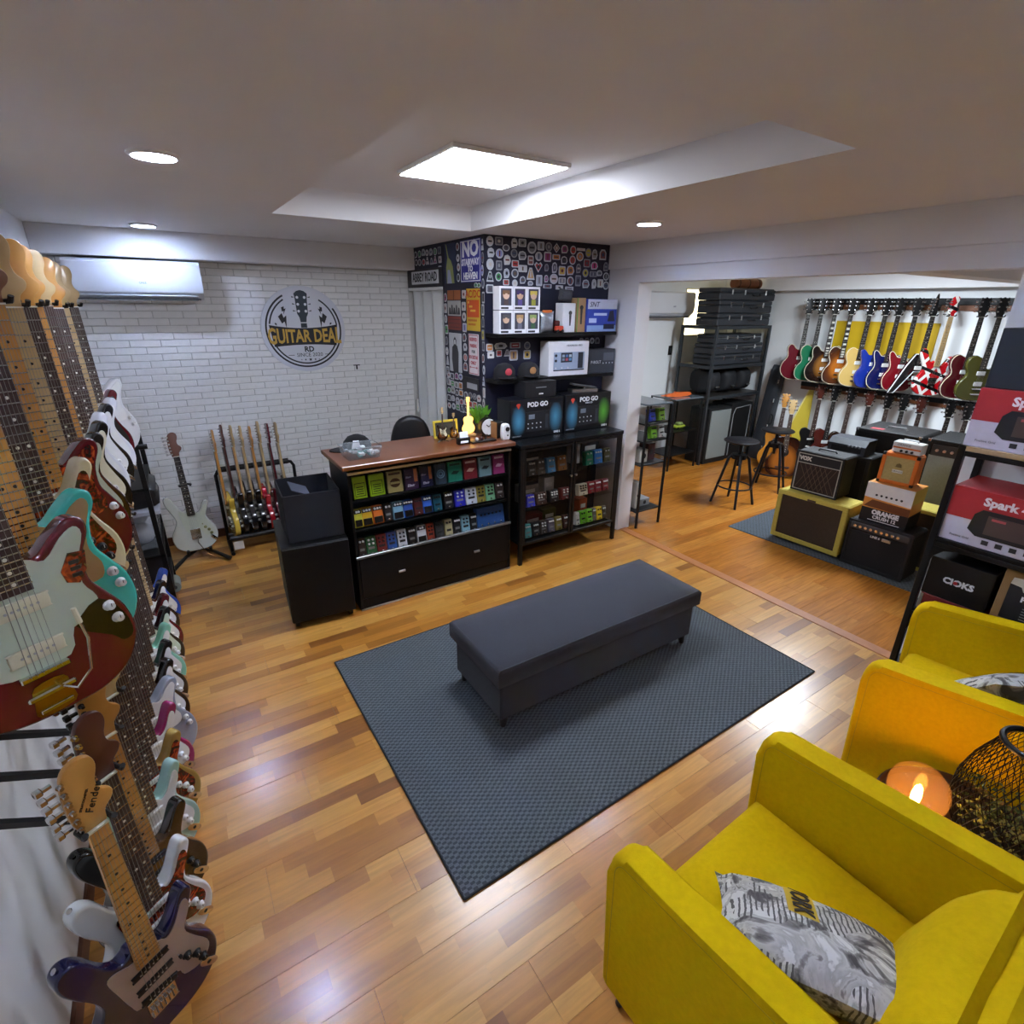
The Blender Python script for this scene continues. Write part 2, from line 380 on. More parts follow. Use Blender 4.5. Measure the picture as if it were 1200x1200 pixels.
DOUBLE = [(0,0),(.085,.008),(.135,.05),(.155,.11),(.145,.17),(.112,.225),(.108,.265),(.122,.31),(.135,.355),(.118,.368),(.085,.34),(.045,.318),(.03,.345),(0,.36),(-.03,.355),(-.06,.36),
    (-.09,.395),(-.12,.415),(-.14,.395),(-.132,.34),(-.112,.28),(-.112,.23),(-.14,.18),(-.157,.12),(-.138,.05),(-.085,.008)]
TELE = [(0,0),(.09,.006),(.142,.04),(.16,.1),(.15,.165),(.118,.22),(.108,.26),(.125,.305),(.135,.335),(.115,.35),(.08,.325),(.05,.315),(.03,.34),(0,.36),(-.04,.38),(-.085,.40),
    (-.125,.38),(-.137,.33),(-.12,.28),(-.108,.24),(-.125,.2),(-.155,.15),(-.16,.09),(-.14,.035),(-.09,.006)]
VSHAPE = [(-.225,0),(-.17,.0),(-.03,.22),(.03,.22),(.17,0),(.225,0),(.115,.28),(.05,.40),(-.05,.40),(-.115,.28)]
ACOU = [(0,0),(.1,.008),(.17,.05),(.198,.12),(.19,.19),(.155,.245),(.132,.29),(.14,.35),(.152,.40),(.135,.455),(.085,.485),(0,.49),(-.085,.485),(-.135,.455),(-.152,.40),(-.14,.35),(-.132,.29),(-.155,.245),(-.19,.19),(-.198,.12),(-.17,.05),(-.1,.008)]
OUT = dict(strat=STRAT, offset=OFFSET, lesp=LESP, semi=SEMI, double=DOUBLE, tele=TELE, acou=ACOU)
G_STRAT = [(.03,.31),(.05,.292),(.076,.312),(.1,.355),(.116,.356),(.117,.325),(.092,.268),(.108,.215),(.135,.155),(.13,.12),(.1,.1),(.06,.12),(.045,.155),(-.045,.155),(-.062,.19),(-.075,.26),(-.085,.325),(-.07,.335),(-.045,.322),(-.03,.315)]
G_OFF = [(.028,.35),(.06,.335),(.095,.37),(.122,.385),(.132,.365),(.112,.31),(.108,.262),(.125,.222),(.118,.185),(.07,.175),(.05,.12),(-.05,.12),(-.085,.15),(-.11,.21),(-.115,.28),(-.105,.34),(-.07,.36),(-.03,.35)]
G_TELE = [(.03,.34),(.05,.312),(.085,.318),(.1,.30),(.09,.25),(.06,.2),(-.05,.19),(-.09,.22),(-.095,.27),(-.105,.33),(-.09,.365),(-.05,.36),(-.03,.345)]
G_LESP = [(.045,.29),(.075,.27),(.09,.2),(.08,.16),(.045,.16),(.045,.22)]
FH = [(.0,0),(.021,0),(.026,.03),(.044,.05),(.048,.07),(.03,.09),(.026,.115),(.036,.15),(.03,.178),(.005,.188),(-.022,.172),(-.034,.13),(-.036,.06),(-.03,.02),(-.021,0)]
GH = [(0,0),(.021,0),(.03,.03),(.04,.06),(.043,.15),(.036,.172),(.018,.162),(0,.175),(-.018,.162),(-.036,.172),(-.043,.15),(-.04,.06),(-.03,.03),(-.021,0)]
SH = [(0,0),(.021,0),(.03,.04),(.02,.1),(.012,.19),(-.004,.2),(-.04,.04),(-.03,.015),(-.021,0)]
BR = .115; SCALE = .648; NUT = BR+SCALE
def body_mesh(kind):
    def mk():
        th = .085 if kind == 'acou' else .05 if kind == 'semi' else .044
        pts = VSHAPE if kind == 'vee' else smooth_outline(OUT[kind], 4)
        return MB().rprism(pts, -.022, -.022+th, .008 if kind != 'acou' else .004).mesh('body', ang=50)
    return cached(('body', kind), mk)
def rim_mesh(kind):
    return cached(('rim', kind), lambda: MB().tube([(x, -.0205, z) for x, z in offset(VSHAPE if kind == 'vee' else smooth_outline(OUT[kind], 3), .003)], .0035 if kind != 'vee' else .006, 5, True).mesh('binding'))
def plate_mesh(key, pts, t=.0025, sm=3):
    return cached(('plate', key), lambda: MB().prism(smooth_outline(pts, sm) if sm else pts, -.022-t, -.0218).mesh('plate', ang=60))
def neck_mesh(low):
    def mk():
        b = MB(); N = 8
        prof = [(math.cos(PI*i/N), math.sin(PI*i/N)) for i in range(N+1)]
        V = []; F = []
        for z, hw, dp in ((low, .028, .02), (low+.1, .027, .02), (NUT, .021, .017)):
            V += [(-c_*hw, -.030+s_*dp, z) for c_, s_ in prof]
        k = N+1
        for a in range(2):
            for i in range(N): F.append((a*k+i, a*k+i+1, (a+1)*k+i+1, (a+1)*k+i))
            F.append((a*k+N, a*k, (a+1)*k, (a+1)*k+N))
        F += [list(range(k))[::-1], list(range(2*k, 3*k))]
        return b.add(V, F).mesh('neck')
    return cached(('neck', low), mk)
def board_mesh():
    def mk():
        V = []
        for z, hw in ((.292, .0285), (NUT, .0212)): V += [(-hw,-.0295,z),(hw,-.0295,z),(hw*.92,-.036,z),(-hw*.92,-.036,z)]
        return MB().add(V, [(0,1,2,3),(7,6,5,4),(0,4,5,1),(1,5,6,2),(2,6,7,3),(3,7,4,0)]).mesh('fretboard')
    return cached('fb', mk)
def hw_at(z): return .0285+(.0212-.0285)*(z-.292)/(NUT-.292)
def fretz(i): return NUT-SCALE*(1-2**(-i/12))
def frets_mesh():
    def mk():
        b = MB()
        for i in range(1, 22):
            z = fretz(i); h = hw_at(z); b.box(-h*.96, h*.96, -.0375, -.0355, z-.0012, z+.0012)
        return b.mesh('frets', False)
    return cached('frets', mk)
def inlay_mesh(block):
    def mk():
        b = MB()
        for i in (3,5,7,9,12,15,17,19,21):
            z = (fretz(i)+fretz(i-1))/2
            if block: b.box(-.016,.016,-.0366,-.0355,z-.009,z+.009)
            elif i == 12:
                for x in (-.011,.011): b.cyl((x,-.0355,z),(x,-.0367,z),.0038,n=10)
            else: b.cyl((0,-.0355,z),(0,-.0367,z),.0038,n=10)
        return b.mesh('inlays', False)
    return cached(('inl', block), mk)
def strings_mesh():
    def mk():
        b = MB()
        for i in range(6):
            x0 = -.026+i*.0104; x1 = -.0175+i*.007
            b.cyl((x0,-.0385,BR),(x1,-.0385,NUT),.0004 if i > 2 else .0007,n=4)
        return b.mesh('strings', False)
    return cached('strings', mk)
def head_mesh(kind):
    return cached(('head', kind), lambda: MB().rprism([(x, z+NUT) for x, z in smooth_outline({'f': FH, 'g': GH, 's': SH}[kind], 4)], -.028, -.013, .002).mesh('headstock', ang=50))
def tuner_mesh(side):
    def mk():
        b = MB(); b.cyl((0,-.028,0),(0,-.040,0),.0045,n=8); b.cyl((0,-.028,0),(0,-.030,0),.0075,n=8)
        b.box(side*.006 if side > 0 else -.03, .03 if side > 0 else -.006, -.012,-.004,-.0035,.0035)
        b.rbox(*sorted((side*.022, side*.036)), -.016, -.0, -.007, .007, .002)
        return b.mesh('tuner')
    return cached(('tuner', side), mk)
def small(key):
    def mk():
        b = MB()
        if key == 'single':
            b.rprism(smooth_outline([(-.043,-.006),(-.038,-.009),(.038,-.009),(.043,-.006),(.043,.006),(.038,.009),(-.038,.009),(-.043,.006)],2), -.031,-.022,.0015); b.m = 1
            for i in range(6): b.cyl((-.026+i*.0104,-.031,0),(-.026+i*.0104,-.0318,0),.0024,n=7)
        elif key == 'soap':
            b.rprism(smooth_outline([(-.046,-.012),(-.04,-.016),(.04,-.016),(.046,-.012),(.046,.012),(.04,.016),(-.04,.016),(-.046,.012)],2), -.031,-.022,.0015); b.m = 1
            for i in range(6): b.cyl((-.026+i*.0104,-.031,0),(-.026+i*.0104,-.0318,0),.0028,n=8)
        elif key == 'hum':
            b.rbox(-.036,.036,-.031,-.022,-.019,.019,.002); b.m = 1
            for i in range(6): b.cyl((-.026+i*.0104,-.031,.008),(-.026+i*.0104,-.0318,.008),.0022,n=6)
        elif key == 'trem':
            b.rbox(-.035,.035,-.026,-.022,-.016,.03,.001)
            for i in range(6): b.rbox(-.030+i*.0104,-.022+i*.0104,-.034,-.026,-.014,.012,.001)
            b.box(-.034,.034,-.034,-.026,-.018,-.014)
        elif key == 'tom':
            b.rbox(-.042,.042,-.036,-.024,-.006,.006,.002); b.rbox(-.042,.042,-.034,-.022,-.055,-.043,.003)
        elif key == 'knob': b.lathe([(.0125,0),(.012,.002),(.0095,.004),(.008,.013),(.0075,.0135)],12); b.m = 1; b.box(-.0006,.0006,0,.0085,.0133,.0142)
        elif key == 'jack':
            b.rprism(smooth_outline([(-.032,0),(-.02,.011),(.02,.011),(.032,0),(.02,-.011),(-.02,-.011)],3), -.0255,-.021,.0012); b.m = 1; b.cyl((0,-.0255,0),(0,-.0262,0),.006,n=10)
        elif key == 'button': b.lathe([(.005,0),(.004,.006),(.007,.009),(.007,.011)],8)
        elif key == 'arm':
            b.tube([(0,0,0),(.004,-.02,.0),(.02,-.034,-.01),(.05,-.04,.02),(.06,-.042,.09),(.055,-.042,.135)], .0028, 6); b.m = 1
            b.tube([(.055,-.042,.13),(.052,-.042,.165)], [.0055,.0048], 8)
        elif key == 'switch': b.cyl((0,-.022,0),(0,-.034,.004),.0016,n=6); b.m = 1; b.rbox(-.004,.004,-.042,-.032,-.001,.008,.0015)
        return b.mesh(key)
    return cached(('small', key), mk)
MAPLE = mat('maple_amber', 'b9813a', .3, coat=.5, var=.08, scale=14)
MAPLEB = mat('maple_pale', 'b79a6a', .35, coat=.4, var=.07, scale=14)
ROSE = mat('rosewood', '3f2c27', .5, var=.18, scale=22)
EBONY = mat('ebony', '171314', .45, var=.1, scale=22)
ROAST = mat('roasted_neck', '7a4a24', .35, coat=.3, var=.1, scale=16)
MAHOG = mat('mahogany', '4a1f16', .35, coat=.4, var=.1, scale=16)
FRETW = mat('fret_wire', 'c9c9c4', .22, metal=1, var=0)
STRW = mat('string_wire', '8f8d86', .45, metal=.8, var=0)
PEARL = flat('dedccf', .3)
CREAMP = flat('d9d3b4', .4); WHITEP = flat('dcdcd8', .35); MINT = mat('mint_plate', 'bdc7ae', .35, coat=.2, var=.02)
BLKP = BLACKP
def tort():
    m = mat('tortoiseshell', '6a1f10', .25, coat=.6, var=0)
    if 'tt' in m: return m
    m['tt'] = 1; nt = m.node_tree; n = mnode(m,'ShaderNodeTexNoise'); n.inputs['Scale'].default_value = 28; n.inputs['Distortion'].default_value = 2.2
    t = mnode(m,'ShaderNodeTexCoord'); nt.links.new(t.outputs['Object'], n.inputs['Vector'])
    r = mnode(m,'ShaderNodeValToRGB'); e = r.color_ramp.elements; e[0].position = .4; e[0].color = lin('2a0806'); e[1].position = .66; e[1].color = lin('b3471c'); q = e.new(.52); q.color = lin('6d1a0e')
    nt.links.new(n.outputs['Fac'], r.inputs[0]); nt.links.new(r.outputs[0], nt.nodes['Principled BSDF'].inputs['Base Color'])
    return m
TORT = tort()
def burst(name, inner, outer, edge='120a08', r0=.07, r1=.17):
    m = mat(name, inner, .22, coat=.8, var=0)
    if 'tt' in m: return m
    m['tt'] = 1; nt = m.node_tree; t = mnode(m,'ShaderNodeTexCoord')
    mp = mnode(m,'ShaderNodeMapping'); mp.inputs['Location'].default_value = (0,0,-.19*.8); mp.inputs['Scale'].default_value = (1,0,.8); nt.links.new(t.outputs['Object'], mp.inputs['Vector'])
    ln = mnode(m,'ShaderNodeVectorMath'); ln.operation = 'LENGTH'; nt.links.new(mp.outputs[0], ln.inputs[0])
    r = mnode(m,'ShaderNodeValToRGB'); e = r.color_ramp.elements; e[0].position = r0; e[0].color = lin(inner); e[1].position = r1; e[1].color = lin(edge); q = e.new((r0+r1)/2); q.color = lin(outer)
    nt.links.new(ln.outputs['Value'], r.inputs[0]); nt.links.new(r.outputs[0], nt.nodes['Principled BSDF'].inputs['Base Color'])
    return m
def stripes():
    m = mat('striped_red_lacquer', 'b01018', .25, coat=.7, var=0)
    nt = m.node_tree; t = mnode(m,'ShaderNodeTexCoord'); outs = []
    for rot, sc, wd in ((.5, 3.1, .86), (-.7, 2.6, .88), (1.2, 2.2, .9)):
        mp = mnode(m,'ShaderNodeMapping'); mp.inputs['Rotation'].default_value = (0,rot,0); nt.links.new(t.outputs['Object'], mp.inputs['Vector'])
        wv = mnode(m,'ShaderNodeTexWave'); wv.inputs['Scale'].default_value = sc; nt.links.new(mp.outputs[0], wv.inputs['Vector'])
        g = mnode(m,'ShaderNodeMath'); g.operation = 'GREATER_THAN'; g.inputs[1].default_value = wd; nt.links.new(wv.outputs['Fac'], g.inputs[0]); outs.append(g.outputs[0])
    a = mnode(m,'ShaderNodeMath'); a.operation = 'MAXIMUM'; nt.links.new(outs[0], a.inputs[0]); nt.links.new(outs[1], a.inputs[1])
    x = mnode(m,'ShaderNodeMix'); x.data_type = 'RGBA'; x.inputs[6].default_value = lin('b01018'); x.inputs[7].default_value = lin('e6e2dc'); nt.links.new(a.outputs[0], x.inputs[0])
    y = mnode(m,'ShaderNodeMix'); y.data_type = 'RGBA'; y.inputs[7].default_value = lin('141214'); nt.links.new(x.outputs[2], y.inputs[6]); nt.links.new(outs[2], y.inputs[0])
    nt.links.new(y.outputs[2], nt.nodes['Principled BSDF'].inputs['Base Color'])
    return m
STRIPE = stripes()
def guitar(kind, label, group, loc, rz, body, guard=None, board=ROSE, neckm=MAPLEB, head='f', headm=None, pk=None, pickm=WHITEP, knobm=WHITEP, bind=None, detail=2, name='electric_guitar', rot=None, inlay=None, scale=1, bridge=None, extra=None, hw=CHROME):
    g = thing(name, label, 'guitar', loc, rz, group, rot)
    g.scale = (scale,)*3
    bo = place(body_mesh(kind), 'body', body, g); wnorm(bo)
    if bind: place(rim_mesh(kind), 'binding', bind, bo)
    if guard:
        pts = {'strat': G_STRAT, 'offset': G_OFF, 'tele': G_TELE, 'lesp': G_LESP, 'double': G_STRAT, 'semi': G_LESP}[kind]
        place(plate_mesh('guard_'+kind, pts), 'pickguard', guard, g)
    low = .33 if kind in ('lesp','semi','acou','double') else .3
    nk = place(neck_mesh(low), 'neck', neckm, g)
    fb = place(board_mesh(), 'fretboard', board, g)
    if detail > 0:
        f = place(frets_mesh(), 'frets', FRETW, fb); f['kind'] = 'stuff'
        i_ = place(inlay_mesh(bool(inlay == 'block')), 'inlays', BLACKP if board in (MAPLE, MAPLEB) else PEARL, fb); i_['kind'] = 'stuff'
    s_ = place(strings_mesh(), 'strings', STRW, g); s_['kind'] = 'stuff'
    hd = place(head_mesh(head), 'headstock', headm or neckm, g)
    MB_nut = cached('nut', lambda: MB().box(-.021,.021,-.038,-.029,NUT-.0005,NUT+.004).mesh('nut'))
    place(MB_nut, 'nut', PEARL, g)
    if head == 'f':
        pos = [(-1, -.026-.0012*i, .022+i*.026) for i in range(6)]
    elif head == 's': pos = [(-1, -.024+.004*i, .03+i*.026) for i in range(6)]
    else: pos = [(sd, sd*(.03+.003*(i > 0)), .05+i*.042) for sd in (-1,1) for i in range(3)]
    for sd, x, z_ in pos: place(tuner_mesh(sd), 'tuner', hw, hd, (x, 0, NUT+z_))
    if label.startswith('metallic blue') and name == 'electric_guitar':
        text('Fender', .024, BLACKP, hd, (.012,-.0288,NUT+.075), rot=(PI/2, R(-62), 0), shear=.3); text('STRATOCASTER', .007, BLACKP, hd, (-.004,-.0288,NUT+.085), rot=(PI/2, R(-62), 0))
    if kind == 'acou':
        b = MB(); b.cyl((0,-.0225,.3),(0,-.0215,.3),.05,n=24); b.build('sound_hole', BLACKP, g)
        b = MB(); b.rbox(-.08,.08,-.03,-.022,BR-.012,BR+.012,.002); b.build('bridge', ROSE, g)
        return g
    pk = pk if pk is not None else {'strat':'sss','offset':'pp','lesp':'hh','semi':'hh','double':'hh','tele':'ss','vee':'hh'}[kind]
    zs = {3: (BR+.045, BR+.095, BR+.15), 2: (BR+.045, BR+.145), 1: (BR+.045,)}[len(pk)]
    for ch, z_ in zip(pk, zs):
        place(small({'s':'single','h':'hum','p':'soap'}[ch]), 'pickup', [pickm, STEEL], g, (0,0,z_), (0, R(10) if (ch == 's' and z_ < BR+.06) else 0, 0))
    bridge = bridge or ('trem' if kind in ('strat','offset') else 'tom')
    place(small(bridge), 'bridge', hw, g, (0,0,BR-.002))
    if detail > 0:
        kp = {'strat': ((.078,.176),(.1,.15),(.112,.118)), 'offset': ((.14,.19),(.15,.155)), 'tele': ((.1,.1),(.1,.14)), 'lesp': ((.12,.13),(.095,.085),(.13,.085),(.09,.13)), 'semi': ((.14,.14),(.11,.09),(.155,.09),(.11,.135)), 'double': ((.1,.13),(.115,.09)), 'vee': ((.13,.12),(.145,.085))}[kind]
        for x, z_ in kp: place(small('knob'), 'knob', [knobm, BLACKP if knobm != BLACKP else WHITEP], g, (x,-.0245,z_), (PI/2,0,0))
        if kind == 'strat': place(small('jack'), 'jack_plate', [CHROME, BLACKP], g, (.122,0,.075), (0,R(50),0)); place(small('switch'), 'selector_switch', [STEEL, knobm], g, (.06,-.001,.205))
        place(small('button'), 'strap_button', hw, g, (0,0,0), (PI,0,0))
        if kind in ('strat','offset'): place(small('button'), 'strap_button', hw, g, (-.142,0,.455) if kind == 'strat' else (-.15,0,.432), (0,-R(35),0))
    return g
def hanger(base, facing, gloc, grz, nut, label, group, sc=1):
    # base: point on the wall or rail; gloc, grz: foot and turn of the guitar; nut: height of its nut
    h = thing('guitar_hanger', label, 'hanger', base, 0, group)
    G = Matrix.Translation(Vector((gloc[0], gloc[1], nut))-Vector(base)) @ Matrix.Rotation(grz, 4, 'Z') @ Matrix.Scale(sc, 4)
    b = MB(); b.X = Matrix.Rotation(facing, 4, 'Z'); b.rbox(-.014,.014,-.006,0,-.03,.03,.002); b.build('wall_plate', BLACKM, h)
    e = G @ Vector((0,.002,.008)); d = e.normalized(); sd = Vector((d.y,-d.x,0)).normalized()*.006; up = Vector((0,0,.011))
    b = MB(); b.add([sd-up,-sd-up,-sd+up,sd+up,e+sd-up*.6,e-sd-up*.6,e-sd+up*.6,e+sd+up*.6], [(0,1,2,3),(7,6,5,4),(0,4,5,1),(1,5,6,2),(2,6,7,3),(3,7,4,0)]); b.build('arm', BLACKM, h)
    b = MB(); b.tube([G @ Vector(p) for p in ((-.029,-.052,.02),(-.029,-.045,.008),(-.029,-.01,.006),(-.02,-.004,.006),(0,-.003,.006),(.02,-.004,.006),(.029,-.01,.006),(.029,-.045,.008),(.029,-.052,.02))], .0065, 8); b.build('yoke', BLACKP, h)
    return h
def hang_label(lab):
    q = lab
    for w_ in (' in the', ' behind', ' directly', ' between', ' near', ' closing', ' before', ' next'): q = q.split(w_)[0]
    row = ' in the bottom row' if ('bottom' in lab or lab.startswith(('white guitar with tort','pale sea','dark sunb','dark waln'))) else ' in the top row'
    q = q.split(' with ')[0] + ' with ' + ' '.join(q.split(' with ')[1].split()[:2]) if len(q.split()) > 7 and ' with ' in q else q
    return 'hanger arm holding the ' + q + row
# left wall: two rows of guitars hung one behind the other
XG = -.33; LA = R(34)
UP = 'guitars hanging in the upper row on the wall'; LO = 'guitars hanging in the lower row on the wall'
RED = gloss('4a0d12'); 
upper = [
 (1.27,'offset','dark red offset guitar with mint pickguard and gold vibrato plate in the top row',dict(body=gloss('5a0f14'),guard=MINT,board=ROSE,pickm=CREAMP,bridge='tom')),
 (1.43,'offset','turquoise offset guitar with gold pickguard and maple neck behind the dark red one',dict(body=gloss('3fbfae'),guard=mat('gold_anodised','ad8f5e',.4,metal=.5,var=.03),board=MAPLE,neckm=MAPLE,pickm=WHITEP)),
 (1.63,'strat','cream double cutaway guitar with tortoiseshell pickguard in the top row',dict(body=gloss('d3c4a0'),guard=TORT,board=ROSE,neckm=ROAST,pickm=BLKP,knobm=BLKP)),
 (1.86,'offset','wine red offset guitar with tortoiseshell pickguard behind the cream one',dict(headm=ROAST,body=gloss('5a0d16'),guard=TORT,board=MAPLE,neckm=MAPLE)),
 (2.07,'strat','brown sunburst guitar with pale mint pickguard in the top row',dict(body=burst('burst_brown','8a3d14','3c1208'),guard=MINT,board=MAPLEB)),
 (2.27,'strat','black guitar with cream pickguard in the top row',dict(headm=MAPLE,body=gloss('0e0b0c'),guard=CREAMP,board=ROSE)),
 (2.46,'strat','glossy white guitar with white pickguard and black edged plate in the top row',dict(body=gloss('dcdde0'),guard=WHITEP,board=MAPLE,neckm=MAPLE)),
 (2.68,'strat','black guitar with white pickguard between two white ones in the top row',dict(body=gloss('101014'),guard=WHITEP,board=ROSE)),
 (2.92,'strat','white guitar with dark rosewood neck in the far half of the top row',dict(headm=MAPLE,body=gloss('d8d9dc'),guard=WHITEP,board=ROSE)),
 (3.2,'strat','maroon guitar with black pickguard near the end of the top row',dict(body=gloss('5c1420'),guard=BLKP,board=MAPLEB)),
 (3.55,'offset','white offset guitar closing the top row next to the brick wall',dict(body=gloss('dadada'),guard=WHITEP,board=ROSE))]
for i, (y, k, lab, kw) in enumerate(upper):
    zz = (1.92, 1.93, 1.97, 1.96, 1.95, 1.95, 1.95, 1.95, 1.94, 1.94, 1.94)[i]-NUT
    g_ = guitar(k, lab, UP, (XG+.004*(i % 3), y, zz), LA+R((i*37) % 7-3), **kw)
    hanger((XL, y+.13, zz+NUT+.008), PI/2, g_.location, g_.rotation_euler.z, zz+NUT, hang_label(lab), 'hanger arms of the upper row')
    if i == 0:                               # vibrato plate, arm, switch plates of the dark red guitar
        place(plate_mesh('vib', [(-.03,.015),(.032,.015),(.034,.05),(.026,.085),(-.024,.085),(-.032,.05)], .003), 'vibrato_plate', GOLDM, g_)
        MB().rbox(-.028,.03,-.029,-.0245,.022,.03,.001).build('vibrato_slot', CHROME, g_)
        place(small('arm'), 'vibrato_arm', [CHROME, CREAMP], g_, (.012,-.022,.07))
        sp = place(plate_mesh('swp', [(.078,.30),(.098,.335),(.128,.33),(.122,.29),(.104,.265),(.082,.275)], .0045, 0), 'switch_plate', TORT, g_)
        for k in range(3): MB().rbox(.094,.112,-.031,-.026,.282+k*.014,.29+k*.014,.001).build('slide_switch', BLACKP, sp)
        place(plate_mesh('cpl', [(.075,.172),(.125,.215),(.165,.16),(.172,.105),(.15,.095),(.13,.12)], .0035), 'control_plate', mat('gold_black_plate','3a3216',.25,metal=.7,var=.2,scale=25), g_)
lower = [
 (1.22,'strat','metallic blue guitar with pinkish pickguard and maple neck in the bottom row',dict(body=gloss('08083c'),guard=mat('rose_plate','a08c80',.35,coat=.2,var=.02),board=MAPLE,neckm=MAPLE,pickm=BLKP,knobm=BLKP)),
 (1.37,'strat','white guitar with tortoiseshell pickguard directly behind the metallic blue one',dict(body=gloss('dfe4e4'),guard=TORT,board=ROSE,neckm=MAHOG,headm=MAHOG)),
 (1.53,'strat','bronze brown sunburst guitar with black edges in the bottom row',dict(body=burst('burst_bronze','7a5320','4c3012','0b0807',.06,.15),guard=None,board=MAPLE,neckm=MAPLE,pickm=BLKP,knobm=BLKP,hw=BLACKM)),
 (1.71,'strat','pale seafoam guitar with white pickguard behind the bronze sunburst one',dict(body=gloss('9fc4b8'),guard=WHITEP,board=ROSE)),
 (1.87,'strat','gold guitar with dark tortoiseshell pickguard in the bottom row',dict(body=gloss('9b7c38'),guard=TORT,board=ROSE)),
 (2.04,'strat','magenta guitar with white pickguard in the bottom row',dict(body=gloss('8a1a52'),guard=WHITEP,board=ROSE)),
 (2.2,'offset','silver grey offset guitar with white pearl pickguard in the bottom row',dict(body=gloss('8d93a0'),guard=WHITEP,board=ROSE)),
 (2.36,'strat','dark sunburst guitar with white pickguard behind the silver one',dict(body=burst('burst_dark','5a2410','200a06'),guard=WHITEP,board=ROSE)),
 (2.53,'strat','black guitar with white pickguard in the middle of the bottom row',dict(body=gloss('0d0d10'),guard=WHITEP,board=ROSE)),
 (2.7,'strat','seafoam green guitar with white pickguard in the far half of the bottom row',dict(body=gloss('86c2a8'),guard=WHITEP,board=ROSE)),
 (2.87,'strat','black guitar with pale mint pickguard in the far half of the bottom row',dict(body=gloss('0f0f11'),guard=MINT,board=ROSE)),
 (3.03,'strat','wine red guitar with white pickguard near the end of the bottom row',dict(body=gloss('58101a'),guard=WHITEP,board=ROSE)),
 (3.2,'strat','dark walnut sunburst guitar with white pickguard before the last blue one',dict(body=burst('burst_walnut','6a3016','2a100a'),guard=WHITEP,board=MAPLEB)),
 (3.37,'strat','bright blue guitar with white pickguard closing the bottom row',dict(body=gloss('2a4ea8'),guard=WHITEP,board=ROSE))]
for i, (y, k, lab, kw) in enumerate(lower):
    g_ = guitar(k, lab, LO, (XG+.004*((i*5) % 3), y, .88-NUT), LA+R((i*41) % 9-4), **kw)
    hanger((XL, y+.13, .888), PI/2, g_.location, g_.rotation_euler.z, .88, hang_label(lab), 'hanger arms of the lower row')
# ---------------------------------------------------------------- rug and ottoman
def weave(name, c1, c2, sc):
    m = mat(name, c1, .95, var=0, sheen=.2); nt = m.node_tree; t = mnode(m,'ShaderNodeTexCoord')
    ck = mnode(m,'ShaderNodeTexChecker'); ck.inputs['Scale'].default_value = sc; ck.inputs['Color1'].default_value = lin(c1); ck.inputs['Color2'].default_value = lin(c2)
    mp = mnode(m,'ShaderNodeMapping'); mp.inputs['Scale'].default_value = (1,1.6,1); mp.inputs['Location'].default_value = (.003,.003,.0031)
    nt.links.new(t.outputs['Object'], mp.inputs['Vector']); nt.links.new(mp.outputs[0], ck.inputs['Vector'])
    n = mnode(m,'ShaderNodeTexNoise'); n.inputs['Scale'].default_value = 90; nt.links.new(t.outputs['Object'], n.inputs['Vector'])
    mx = mnode(m,'ShaderNodeMix'); mx.data_type = 'RGBA'; mx.blend_type = 'MULTIPLY'; mx.inputs[0].default_value = .6
    nt.links.new(ck.outputs[0], mx.inputs[6]); nt.links.new(n.outputs['Fac'], mx.inputs[7])
    nt.links.new(mx.outputs[2], nt.nodes['Principled BSDF'].inputs['Base Color'])
    bp = mnode(m,'ShaderNodeBump'); bp.inputs['Strength'].default_value = .9; bp.inputs['Distance'].default_value = .004
    nt.links.new(ck.outputs['Fac'], bp.inputs['Height']); nt.links.new(bp.outputs[0], nt.nodes['Principled BSDF'].inputs['Normal'])
    return m
RUGM = weave('grey_woven_rug', '5f676d', '3a4248', 55)
r_ = thing('area_rug', 'large grey woven area rug under the bench ottoman', 'rug', (1.69,1.92,0), R(.6))
rb = MB(); rb.rbox(-1.155,1.155,-.79,.79,.001,.008,.003); rb.build('pile', RUGM, r_)
rb = MB(); e_ = .004
for q in (((-1.155,-.79),(1.155,-.79)),((1.155,-.79),(1.155,.79)),((1.155,.79),(-1.155,.79)),((-1.155,.79),(-1.155,-.79))): rb.cyl((*q[0],.0055),(*q[1],.0055),.005,n=6)
rb.build('rug_binding', flat('22262a',.9), r_)
OTT = mat('charcoal_fabric','2c2d34',.92,var=.12,scale=120,bump=.5,bscale=500,sheen=.1)
ot = thing('storage_ottoman', 'long charcoal fabric bench ottoman with piped lid standing on the rug', 'ottoman', (1.755,1.95,.0125))
MB().rbox(-.69,.69,-.235,.235,.06,.275,.01).build('base_box', OTT, ot)
